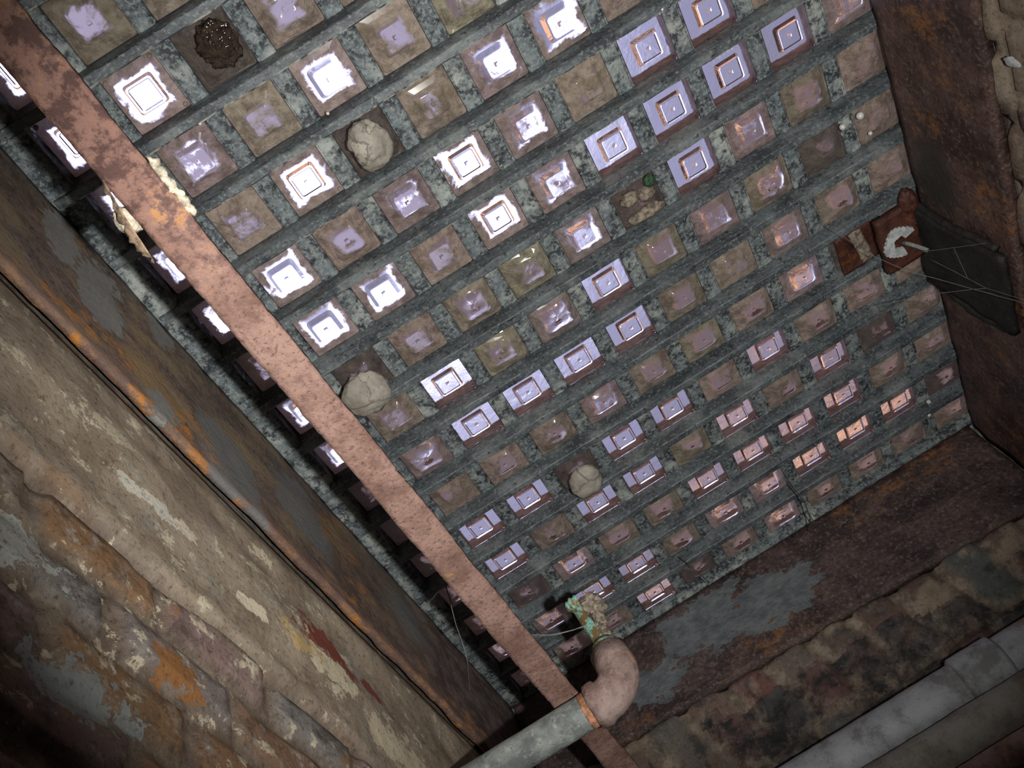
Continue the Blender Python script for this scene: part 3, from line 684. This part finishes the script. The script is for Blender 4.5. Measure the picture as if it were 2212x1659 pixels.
# ---------------------------------------------------------------- glass blocks
def sq_ring(bm, hx, hy, r, z, n=5):
    vs = []
    for sx, sy, a0 in ((1, 1, 0), (-1, 1, 90), (-1, -1, 180), (1, -1, 270)):
        for k in range(n):
            a = math.radians(a0 + 90 * k / (n - 1))
            vs.append(bm.verts.new((sx * (hx - r) + r * math.cos(a), sy * (hy - r) + r * math.sin(a), z)))
    return vs
def glass_mesh(name, worn, seed):
    """block hanging in its cell, with the square boss and centre dimple on the underside"""
    bm = bmesh.new(); hx, hy = 0.0370, 0.0398
    secs = [(hx, hy, .002, T), (hx, hy, .002, 0.004)]
    if worn == 0:
        secs += [(hx - .001, hy - .001, .002, 0.0), (.0205, .0205, .004, -.0006), (.0180, .0180, .004, -.0062), (.0158, .0158, .003, -.0070), (.0145, .0145, .003, -.0056)]
    elif worn == 1:
        secs += [(hx - .001, hy - .001, .003, 0.0), (.0285, .0290, .008, -.002), (.0215, .0215, .006, -.0045), (.0170, .0170, .005, -.0115), (.0145, .0145, .004, -.0125)]
    else:
        secs += [(hx - .001, hy - .001, .004, 0.0), (.0310, .0320, .010, -.003), (.0230, .0230, .009, -.0085), (.0165, .0165, .008, -.0130), (.0100, .0100, .006, -.0145)]
    rings = [sq_ring(bm, *s_) for s_ in secs]; n = len(rings[0]); mats = []
    top = bm.faces.new(rings[0]); top.material_index = 2
    for k in range(len(rings) - 1):
        for m in range(n):
            f = bm.faces.new((rings[k][m], rings[k+1][m], rings[k+1][(m+1) % n], rings[k][(m+1) % n]))
            f.material_index = 1 if k == 0 else 0
            f.smooth = k > 3 and worn > 0
    # face inside the boss, with a small nib in the middle
    zc = secs[-1][3]; inner = []
    for rr, dz in ((.0042, 0.0), (.0030, -.0014), (.0012, -.0020)):
        inner.append([bm.verts.new((rr * math.cos(math.radians(45 * (k // 5 * 2) + (k % 5) * 22.5)), rr * math.sin(math.radians(90 * (k // 5) + (k % 5) * 22.5)), zc + dz)) for k in range(n)])
    for r_ in inner:
        for k, v in enumerate(r_):
            a = math.atan2(rings[-1][k].co.y, rings[-1][k].co.x); rad = math.hypot(v.co.x, v.co.y)
    for q_, (rr, dz) in zip(inner, ((.0042, 0.0), (.0030, -.0014), (.0012, -.0020))):
        for k, v in enumerate(q_):
            a = math.atan2(rings[-1][k].co.y, rings[-1][k].co.x); v.co.x = rr * math.cos(a); v.co.y = rr * math.sin(a)
    chain = [rings[-1]] + inner
    for k in range(3):
        for m in range(n):
            f = bm.faces.new((chain[k][m], chain[k+1][m], chain[k+1][(m+1) % n], chain[k][(m+1) % n])); f.smooth = k > 0
    bm.faces.new(inner[-1])
    if worn == 0:
        for nx, ny in ((-.0318, -.0345), (.0318, -.0345), (.0318, .0345)):
            rg = [[bm.verts.new((nx + rr * math.cos(k * math.pi / 5), ny + rr * math.sin(k * math.pi / 5), zz)) for k in range(10)] for rr, zz in ((.0034, .0006), (.0030, -.0034), (.0022, -.0042))]
            for q_ in range(2):
                for k in range(10): bm.faces.new((rg[q_][k], rg[q_+1][k], rg[q_+1][(k+1) % 10], rg[q_][(k+1) % 10]))
            bm.faces.new(rg[2]); bm.faces.new(rg[0][::-1])
    if worn == 2:
        bmesh.ops.subdivide_edges(bm, edges=[e_ for e_ in bm.edges if e_.calc_length() > .004 and all(v.co.z < .001 for v in e_.verts)], cuts=1, use_grid_fill=True)
        for v in bm.verts:
            if v.co.z < -0.001:
                d = fbm(np.array([[v.co.x*60, v.co.y*60, seed]]), seed, 3)[0]; v.co.z += 0.004 * float(d)
    bmesh.ops.recalc_face_normals(bm, faces=bm.faces)
    me = bpy.data.meshes.new(name); bm.to_mesh(me); bm.free()
    for m_ in (M_GLASS, M_BED, M_PAVE): me.materials.append(m_)
    return me
GM = [glass_mesh('glass_block', 0, 0), glass_mesh('glass_block_stepped', 1, 0)] + [glass_mesh('glass_block_worn', 2, s_) for s_ in (1, 2, 3)]
STATE = {   # clean, colour of the grime, mesh choices, words
 'W': (0.62, (0.50, 0.39, 0.35), (0, 0, 1), 'brilliant white glass block'),
 'C': (1.42, (0.44, 0.35, 0.36), (0,), 'clear square-bossed glass block'),
 'L': (0.42, (0.50, 0.40, 0.37), (1, 1, 2), 'half-grimed lilac glass block'),
 'B': (0.12, (0.53, 0.44, 0.35), (1, 1, 1, 2, 3), 'brown grimed glass block'),
 'O': (0.24, (0.46, 0.42, 0.30), (1, 1, 2, 3), 'olive stained glass block'),
 'D': (-0.2, (0.15, 0.13, 0.11), (2, 3, 4), 'dark dirty glass block'),
}
#       i = -1 .. 9
ROWS = {-1: 'BBBBBBBBBBB', 0: 'WOBBBBBBBBB', 1: 'WWDBBBBBBBB', 2: 'WLBWBOBBBBB', 3: 'LBWPBLWBBBB', 4: 'LWBLWLBCCBB',
        5: 'BWWBWLCCCCL', 6: 'LPBOOLXCLOB', 7: 'LBCOLCOLODB', 8: 'DLCCCCOBLOB', 9: 'DBBBLBOBLSB',
        10: 'DCCPCCBCBBB', 11: 'BCBCCOCBCDB', 12: 'BDLBOCCCCBB', 13: 'LLCCOLLCCCD', 14: 'BBBCDBLBBBB'}
ordw = ['first', 'second', 'third', 'fourth', 'fifth', 'sixth', 'seventh', 'eighth', 'ninth', 'tenth', 'eleventh', 'twelfth', 'thirteenth', 'fourteenth', 'fifteenth', 'sixteenth']
WN = 'one two three four five six seven eight nine ten eleven twelve thirteen fourteen fifteen sixteen'.split()
SPECIAL = {(1, 1): 'dirty glass block with a round black tar blob, near the top left of the photo',
           (2, 1): 'brown glass block with small bright spots, up-right of the cream crumbs on the strap',
           (1, 0): 'brilliant white glass block touching the strap, above the cream mortar crumbs',
           (2, 0): 'lilac glass block beside the strap, just right of the cream mortar crumbs',
           (3, 2): 'mossy glass block mostly hidden behind the tall cracked mortar plug',
           (6, 0): 'grey glass block hidden behind the round mortar plug beside the strap',
           (10, 2): 'shadowed glass block behind the small round grey mortar plug',
           (6, 5): 'broken dark glass block behind jagged brown lumps and green moss',
           (9, 8): 'glass block covered by a rust-brown sheet, left of the white-ringed bracket'}
def visible(i, j):
    P = ROT @ (Vector((i * PITCH, j * PITCH, 0)) - CAM)
    u = 1106 + 2089.9 * P.x / -P.z; v = 829.5 - 2089.9 * P.y / -P.z
    return (-70 < u < 1900 + 100 and -70 < v < 1730), u, v
proto_i = 0
for j in JR:
    for k, i in enumerate(IR):
        st = ROWS[j][k]; ok, u, v = visible(i, j)
        if st == 'P': st2 = 'D'
        elif st == 'X': st2 = 'D'
        elif st == 'S': st2 = 'D'
        else: st2 = st
        clean, gc, ms, words = STATE[st2]
        me = GM[rng.choice(ms)]
        o = bpy.data.objects.new('glass_block', me); COL.objects.link(o)
        o.location = (i * PITCH, j * PITCH, 0)
        o.rotation_euler = (0, 0, 0)
        cl = clean + (rng.uniform(-0.10, 0.10) if st2 != 'C' else rng.uniform(-0.08, 0.05))
        f = rng.uniform(0.85, 1.15)
        o.color = (gc[0] * f, gc[1] * f * rng.uniform(0.95, 1.05), gc[2] * f, cl)
        if (j, i) in SPECIAL: lab = SPECIAL[(j, i)]
        elif i < 0: lab = '%s left of the strap, %s row from the photo top' % (words, ordw[j + 1])
        else: lab = '%s, %s right of the strap, row %s from the top' % (words, ordw[i], WN[j + 1])
        tag(o, lab, 'glass block', 'glass blocks set in the grating')

# raised maker's lettering on one clear block
host = next(o for o in COL.objects if o.name.startswith('glass_block') and abs(o.location.x - 0.7) < 1e-4 and abs(o.location.y - 0.5) < 1e-4)
cu = bpy.data.curves.new('lettering', 'FONT'); cu.body = 'J90 I BV'; cu.size = 0.0095; cu.extrude = 0.0004; cu.offset = 0.0001; cu.space_character = 1.15
tmp = bpy.data.objects.new('lettering', cu); COL.objects.link(tmp)
dg = bpy.context.evaluated_depsgraph_get(); lm = bpy.data.meshes.new_from_object(tmp.evaluated_get(dg))
bpy.data.objects.remove(tmp); lo = bpy.data.objects.new('raised_lettering', lm); COL.objects.link(lo)
M_LET = mat_simple('pale_moulded_glass', (0.55, 0.58, 0.70), 0.25, 200, 0.2, 0.0003)
lm.materials.clear(); lm.materials.append(M_LET)
lo.parent = host; lo.location = (-0.018, -0.0265, -0.0007); lo.rotation_euler = (math.pi, 0, 0)
lo['label'] = 'raised pale lettering moulded in the glass'
host['label'] = 'clear glass block with faint raised lettering along its upper edge, near the top right'

# ---------------------------------------------------------------- plugs, tar, moss, rust sheet
def lump_thing(name, c, r, seed, mat, label, cat, amp=0.2, scale=1.6, group=None, sub=4):
    bm = bmesh.new(); lump(bm, c, r, seed, amp, scale, sub)
    return tag(from_bm(name, bm, mat, None, True), label, cat, group)
lump_thing('mortar_plug', (0.200, 0.288, -0.044), (0.026, 0.034, 0.020), 3, M_MORTAR, 'tall pale grey cracked mortar plug bulging from a cell, third right of the strap', 'mortar plug', 0.36, 1.5, 'mortar plugs in the grating')
lump_thing('mortar_plug', (-0.004, 0.606, -0.053), (0.036, 0.036, 0.020), 4, M_MORTAR, 'round pale grey mortar plug with a cross-shaped crack, beside the strap', 'mortar plug', 0.28, 1.5, 'mortar plugs in the grating')
lump_thing('mortar_plug', (0.202, 1.002, -0.044), (0.030, 0.032, 0.018), 5, M_MORTAR, 'small round dull grey mortar plug in the lower part of the grating', 'mortar plug', 0.26, 1.6, 'mortar plugs in the grating')
lump_thing('tar_blob', (0.110, 0.094, -0.016), (0.025, 0.027, 0.012), 6, M_TAR, 'wet black tar blob stuck under a glass block near the top left', 'tar blob', 0.38, 3.2, None, 5)
bm = bmesh.new()
for c, r, s_ in (((0.485, 0.585, -0.016), (0.016, 0.012, 0.010), 1), ((0.512, 0.592, -0.014), (0.014, 0.014, 0.009), 2), ((0.500, 0.620, -0.016), (0.032, 0.011, 0.011), 3)):
    lump(bm, c, r, s_, 0.35, 1.8, 3)
tag(from_bm('mortar_debris', bm, M_DEBRIS, None, True), 'jagged brown mortar lumps filling the broken dark cell in the middle of the grating', 'debris')
M_MOSS = mat_simple('wet_green_moss', (0.045, 0.10, 0.05), 0.7, 200, 0.6, 0.004)
bm = bmesh.new(); lump(bm, (0.522, 0.572, -0.020), (0.009, 0.010, 0.008), 5, 0.4, 2.5, 3)
tag(from_bm('moss_tuft', bm, M_MOSS, None, True), 'dark green moss tuft in the top corner of the broken cell', 'moss')
for c, r, s_, lb in (((0.385, 0.036*10-0.03, -0.006), (0.010, 0.006, 0.004), 8, 'small green moss tuft under the clear block in the upper middle'),
                     ):
    pass
# rust sheet and flake in the cell left of the bracket
rs = empty('rust_sheet', (0.80, 0.90, -0.01), 'rust-brown metal sheet with a pale streak covering one cell, left of the white-ringed bracket', 'metal sheet')
bm = bmesh.new(); bm_gridbox(bm, 0.7655, 0.8345, 0.862, 0.938, -0.020, -0.0165, 0.006); rough(bm, 0.002, 50, 55, 3)
from_bm('sheet', bm, M_BRK, rs, True)
bm = bmesh.new(); bm_gridbox(bm, 0.796, 0.818, 0.864, 0.934, -0.0225, -0.0205, 0.005)
for v in bm.verts: v.co.x += 0.15 * (v.co.y - 0.90)
rough(bm, 0.003, 90, 56, 3)
s2 = from_bm('pale_streak', bm, M_DEBRIS, rs, True); s2['label'] = 'pale grey flake on the rusty sheet'

# ---------------------------------------------------------------- bracket with the white painted ring
bk = empty('iron_bracket', (0.857, 0.91, -0.03), 'red-rust iron bracket with a chipped white ring and bolt, right edge of the grating', 'bracket')
bm = bmesh.new(); bm_gridbox(bm, 0.826, 0.893, 0.852, 0.962, -0.053, -0.0385, 0.006); rough(bm, 0.003, 40, 60, 3)
bmesh.ops.recalc_face_normals(bm, faces=bm.faces)
from_bm('bracket_plate', bm, M_BRK, bk, True)
def arc_plate(bm, c, r0, r1, a0, a1, z0, z1, seed, n=48, m=6):
    rings = []
    for k in range(n + 1):
        a = math.radians(a0 + (a1 - a0) * k / n); ra = r0 * (1 + 0.10 * math.sin(5*a+seed) + 0.05*math.sin(17*a)); rb_ = r1 * (1 + 0.06 * math.sin(4*a+seed*2) + 0.04*math.sin(23*a))
        rings.append([bm.verts.new((c[0] + rr * math.cos(a), c[1] + rr * math.sin(a), z)) for z, lst in ((z0, None), (z1, None)) for rr in [ra + (rb_ - ra) * q / m for q in range(m + 1)]])
    w = m + 1
    for k in range(n):
        A, B = rings[k], rings[k+1]
        for q in range(m):
            bm.faces.new((A[q], A[q+1], B[q+1], B[q])); bm.faces.new((A[w+q], B[w+q], B[w+q+1], A[w+q+1]))
        bm.faces.new((A[0], B[0], B[w], A[w])); bm.faces.new((A[m], A[w+m], B[w+m], B[m]))
    bm.faces.new([rings[0][q] for q in range(m + 1)] + [rings[0][w + q] for q in range(m, -1, -1)])
    bm.faces.new([rings[-1][q] for q in range(m, -1, -1)] + [rings[-1][w + q] for q in range(m + 1)])
    bmesh.ops.recalc_face_normals(bm, faces=bm.faces)
bm = bmesh.new(); arc_plate(bm, (0.8555, 0.9065), 0.0115, 0.0285, 75, 345, -0.059, -0.0540, 1.3)
pr = from_bm('painted_ring', bm, M_WHITE, bk); pr['label'] = 'chipped white paint in a C shape'
bm = bmesh.new()
tube(bm, [(0.862, 0.913, -0.054), (0.866, 0.913, -0.066), (0.870, 0.912, -0.085), (0.873, 0.912, -0.104)], 0.0036, 12)
from_bm('bolt', bm, M_PG, bk, True)
lump_thing('rust_crust', (0.890, 0.846, -0.050), (0.015, 0.022, 0.014), 12, M_BRK, 'lumpy reddish rust crust above the white-ringed bracket', 'rust crust', 0.35, 2.0)

# ---------------------------------------------------------------- the rusty strap crossing below
st = empty('rusted_strap', (0.0355, 0.4, -0.505), 'long flat pinkish-brown rusted iron strap crossing the whole view in front of the grating', 'iron strap')
bm = bmesh.new(); bm_gridbox(bm, 0.0175, 0.0535, -0.70, 1.44, -0.509, -0.501, 0.0040)
for v in bm.verts:
    e_ = 1.0 if abs(v.co.x - 0.0355) > 0.0165 else 0.2
    n_ = fbm(np.array([[v.co.y * 26, v.co.z * 40, 2.0 if v.co.x > 0.035 else 7.0]]), 5, 4)[0]
    m_ = fbm(np.array([[v.co.y * 190, v.co.x * 190, 3.0]]), 8, 2)[0]
    v.co.x += e_ * (0.0016 * n_ + 0.0007 * m_); v.co.z += 0.0005 * m_
    if abs(v.co.x - 0.0355) > 0.0172 and v.co.z < -0.505: v.co.z += 0.0012
from_bm('strap_bar', bm, M_STRAP, st, True)
bm = bmesh.new()   # a peeling flake along the left edge
A = [(0.0185, 0.030, -0.5085), (0.0140, 0.062, -0.515), (0.0120, 0.085, -0.5185), (0.010, 0.100, -0.520)]
B = [(0.0165, 0.030, -0.5065), (0.0075, 0.062, -0.5105), (0.0030, 0.085, -0.5130), (0.0085, 0.103, -0.5185)]
na = 22; ra_ = []
for k in range(na + 1):
    t_ = k / na * 3; s_ = min(int(t_), 2); f_ = t_ - s_
    a_ = Vector(A[s_]).lerp(Vector(A[s_+1]), f_); b_ = Vector(B[s_]).lerp(Vector(B[s_+1]), f_)
    b_.x += 0.0014 * math.sin(k * 2.3) + 0.0008 * math.sin(k * 5.1)
    ra_.append([bm.verts.new(a_.lerp(b_, q / 4) + Vector((0, 0, d))) for d in (0, 0.0008) for q in range(5)])
for k in range(na):
    P_, Q_ = ra_[k], ra_[k+1]
    for q in range(4):
        bm.faces.new((P_[q], P_[q+1], Q_[q+1], Q_[q])); bm.faces.new((P_[5+q], Q_[5+q], Q_[6+q], P_[6+q]))
    bm.faces.new((P_[0], Q_[0], Q_[5], P_[5])); bm.faces.new((P_[4], P_[9], Q_[9], Q_[4]))
M_FLAKE = mat_simple('pale_rust_flake', (0.30, 0.21, 0.14), 0.85, 160, 0.6, 0.002)
fo = from_bm('rust_flake', bm, M_FLAKE, st, True); fo['label'] = 'pale brown flake peeling off the strap edge'
# mortar stuck to the strap
bm = bmesh.new()
for k in range(16):
    t_ = k / 15; y_ = 0.038 + 0.050 * t_; w_ = 0.0038 * (0.55 + 0.6 * abs(math.sin(k * 1.7)))
    lump(bm, (0.0560 + 0.0012 * math.sin(k * 2.1), y_, -0.504), (w_, 0.0042, 0.004), 40 + k, 0.45, 2.2, 2)
tag(from_bm('mortar_crust', bm, M_CREAM, None, True), 'crumbly cream mortar crust along the right edge of the rusty strap', 'mortar crumbs')
lump_thing('mortar_lump', (0.0100, 0.0455+0.023, -0.500), (0.0098, 0.0120, 0.009), 77, M_CREAM, 'round cream mortar lump stuck to the left edge of the rusty strap', 'mortar lump', 0.30, 2.2)

# ---------------------------------------------------------------- grey pipe with rusty elbow and brass stub
wp = empty('water_pipe', (0.05, 0.86, -0.545), 'dusty grey water pipe ending in a rusty elbow with a green brass stub, bottom centre', 'pipe')
YP, ZP, RP = 0.862, -0.545, 0.0225
bm = bmesh.new(); tube(bm, lerp_pts((-0.182, YP, ZP), (0.0535, YP, ZP), 60), RP, 40); rough(bm, 0.0010, 60, 81, 3)
from_bm('pipe_run', bm, M_PG, wp, True)
bm = bmesh.new(); tube(bm, lerp_pts((0.0540, YP, ZP), (0.0660, YP, ZP), 6), RP + 0.0005, 40); rough(bm, 0.0006, 60, 82, 3)
M_BAND = mat_simple('orange_rust_band', (0.42, 0.20, 0.11), 0.8, 90, 0.5, 0.002)
bo = from_bm('threaded_end', bm, M_BAND, wp, True); bo['label'] = 'orange rusted thread'
el_ = []
Rb = 0.036; cx, cz = 0.078, ZP + Rb
pts = [(0.064, YP, ZP), (0.072, YP, ZP)] + [(cx + Rb * math.sin(a), YP, cz - Rb * math.cos(a)) for a in np.linspace(0, math.pi/2, 13)] + [(cx + Rb, YP, cz + 0.024)]
rr = [0.0285, 0.0296, 0.0296] + [0.0258] + [0.0262] * 10 + [0.0262, 0.0258] + [0.0278]
bm = bmesh.new(); tube(bm, pts, 0, 40, True, rr); rough(bm, 0.0016, 45, 83, 3)
from_bm('pipe_elbow', bm, M_ELB, wp, True)
sx, sz = cx + Rb, cz + 0.024
bs_ = bmesh.new(); tube(bs_, [(sx, YP, sz), (sx, YP, sz + 0.010), (sx, YP, sz + 0.012), (sx, YP, sz + 0.017)], 0, 28, True, [0.0195, 0.0190, 0.0150, 0.0140]); rough(bs_, 0.001, 90, 84, 3)
bst = from_bm('brass_stub', bs_, M_VERD, wp, True); bst['label'] = 'verdigris-green brass stub'
bm = bmesh.new(); z0_ = sz + 0.016   # torn half shell of the stub
n_, m_ = 22, 24; sh = []
for k in range(m_ + 1):
    t_ = k / m_; ring = []
    for q in range(n_ + 1):
        a = math.radians(150 + 150 * q / n_); r_ = 0.0125 - 0.004 * t_ + 0.0065 * max(0, t_ - 0.85) / 0.15
        tear = 0.007 * math.sin(q * 1.3) * (t_ > 0.9)
        ring.append(bm.verts.new((sx + r_ * math.cos(a) - 0.010 * t_, YP + r_ * math.sin(a) - 0.004 * t_, z0_ + 0.078 * t_ + tear * 0.3)))
    sh.append(ring)
for k in range(m_):
    for q in range(n_): bm.faces.new((sh[k][q], sh[k][q+1], sh[k+1][q+1], sh[k+1][q]))
oo = from_bm('torn_sleeve', bm, M_VERD, wp, True); oo['label'] = 'torn green and brass half tube'
oo.modifiers.new('t', 'SOLIDIFY').thickness = 0.0016
bm = bmesh.new(); tube(bm, lerp_pts((sx - 0.002, YP + 0.006, z0_), (sx - 0.010, YP + 0.003, z0_ + 0.074), 14), 0.0032, 10); rough(bm, 0.0012, 120, 88, 3)
M_BRASS = mat_simple('tarnished_brass', (0.36, 0.25, 0.12), 0.45, 150, 0.6, 0.001, 0.5)
from_bm('brass_rod', bm, M_BRASS, wp, True)
bm = bmesh.new()
for c, r, s_ in (((sx + 0.006, YP + 0.006, z0_ + 0.074), (0.017, 0.014, 0.013), 1), ((sx + 0.014, YP + 0.010, z0_ + 0.064), (0.012, 0.010, 0.012), 2),
                 ((sx + 0.008, YP + 0.010, z0_ + 0.045), (0.009, 0.008, 0.014), 3), ((sx + 0.007, YP + 0.008, z0_ + 0.022), (0.006, 0.006, 0.014), 4)):
    lump(bm, c, r, 60 + s_, 0.45, 2.4, 4)
tag(from_bm('debris_clump', bm, M_DEBRIS, None, True), 'brown-grey crumbly clump lodged in the torn brass stub', 'debris')

# ---------------------------------------------------------------- pipes along the far brick wall
def wall_pipe(name, y, z, r, x0, x1, mat, label, couplings=(), seed=0):
    e_ = empty(name, ((x0+x1)/2, y, z), label, 'pipe', None)
    bm = bmesh.new(); tube(bm, lerp_pts((x0, y, z), (x1, y, z), 90), r, 40); rough(bm, 0.0012, 40, seed, 3)
    from_bm('pipe_run', bm, mat, e_, True)
    for a, b in couplings:
        bm = bmesh.new(); rr_ = r + 0.0062
        tube(bm, [(a - 0.004, y, z), (a, y, z)] + lerp_pts((a + 0.002, y, z), (b - 0.002, y, z), 12) + [(b, y, z), (b + 0.004, y, z)], 0, 40, True,
             [r + 0.001, rr_ - 0.001] + [rr_] * 13 + [rr_ - 0.001, r + 0.001]); rough(bm, 0.0009, 50, seed + 1, 3)
        from_bm('coupling', bm, mat, e_, True)
    return e_
wall_pipe('galvanised_pipe', 1.383, -0.500, 0.0400, -0.18, 0.90, M_GALV, 'pale galvanised pipe with a thicker coupling, nearest the bricks at bottom right', ((0.540, 0.612),), 400)
wall_pipe('rusty_pipe', 1.343, -0.591, 0.0410, -0.18, 0.90, M_PR2, 'speckled grey-brown pipe with rust spots, below the galvanised pipe', (), 410)
wall_pipe('brown_pipe', 1.290, -0.672, 0.0300, -0.18, 0.90, M_ELB, 'brown pipe just showing in the bottom right corner', (), 420)

# ---------------------------------------------------------------- small things: drops, webs, roots, plaster fleck
def ray_pt(u, v, axis, val):
    d = ROT.transposed() @ Vector(((u - 1106) / 2089.9, -(v - 829.5) / 2089.9, -1.0)); t = (val - CAM[axis]) / d[axis]
    return CAM + d * t
for (u, v, r, w_) in ((432, 267, 0.0026, 'beside the tar-blobbed block near the strap'), (708, 245, 0.0024, 'under the white block third from the strap'), (1430, 20, 0.0026, 'at the top edge above the clear blocks'),
                  (1820, 274, 0.0052, 'by the dark dirty block near the right edge'), (1858, 250, 0.0062, 'largest of those at the right edge of the grating'),
                  (1880, 288, 0.0036, 'lowest of those at the right edge of the grating'), (2006, 868, 0.0045, 'at the dark lower right corner of the grating'), (2006, 896, 0.0045, 'just below the other one in the lower right corner')):
    p = ray_pt(u, v, 2, -0.026); bm = bmesh.new(); bmesh.ops.create_uvsphere(bm, u_segments=20, v_segments=12, radius=r)
    for q in bm.verts: q.co = Vector(p) + q.co
    tag(from_bm('lime_drop', bm, M_DROP, None, True), 'small white hanging lime drop ' + w_, 'drop', 'lime drops on the grating')
p = ray_pt(2187, 135, 0, 0.910)
lump_thing('plaster_fleck', p, (0.003, 0.007, 0.013), 90, M_WHITE, 'small white plaster fleck on the right plate near the top right corner', 'plaster fleck', 0.3, 2.0)

def strand(name, pts, r, mat, label, cat, parts=None, kind=None, seed=0):
    bm = bmesh.new()
    for pl, rad in ([(pts, r)] if parts is None else parts):
        sm = []
        for a in range(len(pl) - 1):
            for k in range(8):
                t_ = k / 8; sm.append(Vector(pl[a]).lerp(Vector(pl[a+1]), t_))
        sm.append(Vector(pl[-1])); tube(bm, sm, rad, 6)
    rough(bm, r * 1.2, 60, seed, 2)
    return tag(from_bm(name, bm, mat, None, True), label, cat, None, kind)
def R3(u, v, t):
    return CAM + (ROT.transposed() @ Vector(((u - 1106) / 2089.9, -(v - 829.5) / 2089.9, -1.0))) * t
strand('cobweb', None, 0.00045, M_WEB, 'thin grey cobweb thread sagging from the strap to the brass stub', 'cobweb',
       [([R3(1105, 1358, 1.22), R3(1150, 1372, 1.22), R3(1200, 1371, 1.22), R3(1240, 1361, 1.22), R3(1268, 1350, 1.22)], 0.0006), ([R3(1110, 1361, 1.22), R3(1160, 1376, 1.22), R3(1215, 1366, 1.22), R3(1268, 1354, 1.22)], 0.0003)], 'stuff', 1)
strand('cobweb', None, 0.0004, M_WEB, 'thin cobweb threads hanging along the shadow left of the strap, lower centre', 'cobweb',
       [([R3(960, 1262, 1.3), R3(970, 1290, 1.3), R3(985, 1350, 1.3), R3(1003, 1400, 1.3), R3(1010, 1428, 1.3)], 0.0005), ([R3(962, 1262, 1.3), R3(978, 1310, 1.3)], 0.0006),
        ([R3(1010, 1428, 1.3), R3(1016, 1500, 1.35)], 0.0003), ([R3(958, 1264, 1.3), R3(920, 1310, 1.35)], 0.0003)], 'stuff', 2)
strand('cobweb', None, 0.0005, M_WEB, 'dim cobweb threads crossing the black rib at the right edge', 'cobweb',
       [([R3(1790, 490, 1.5), R3(1880, 550, 1.45), R3(1960, 585, 1.45), R3(2070, 615, 1.42), R3(2212, 655, 1.35)], 0.0004), ([R3(1900, 660, 1.55), R3(2010, 635, 1.5), R3(2130, 622, 1.42)], 0.0004),
        ([R3(2090, 600, 1.45), R3(2060, 535, 1.45)], 0.0003), ([R3(1985, 545, 1.5), R3(2130, 525, 1.42)], 0.0003), ([R3(2010, 560, 1.5), R3(2130, 622, 1.42), R3(2212, 648, 1.35)], 0.00035)], 'stuff', 3)
strand('dead_root', None, 0.0008, M_TWIG, 'thin dark dead root dangling below the far edge of the grating', 'root',
       [([R3(1690, 1020, 1.80), R3(1712, 1052, 1.80), R3(1738, 1085, 1.80), R3(1750, 1120, 1.80), R3(1753, 1148, 1.80)], 0.0010), ([R3(1748, 1110, 1.80), R3(1763, 1137, 1.80)], 0.0009)], None, 4)
strand('dead_root', None, 0.0008, M_TWIG, 'short thin root lying on the dark end plate, above its grey paint patch', 'root',
       [([R3(1468, 1203, 1.85), R3(1495, 1226, 1.85), R3(1515, 1243, 1.84), R3(1532, 1260, 1.84)], 0.0008)], None, 5)
strand('fine_root', None, 0.0006, M_TWIG, 'hair-thin dark root on the right rust plate', 'root',
       [([R3(1960, 190, 1.42), R3(2000, 207, 1.40), R3(2050, 205, 1.38), R3(2098, 213, 1.36)], 0.0010)], None, 6)
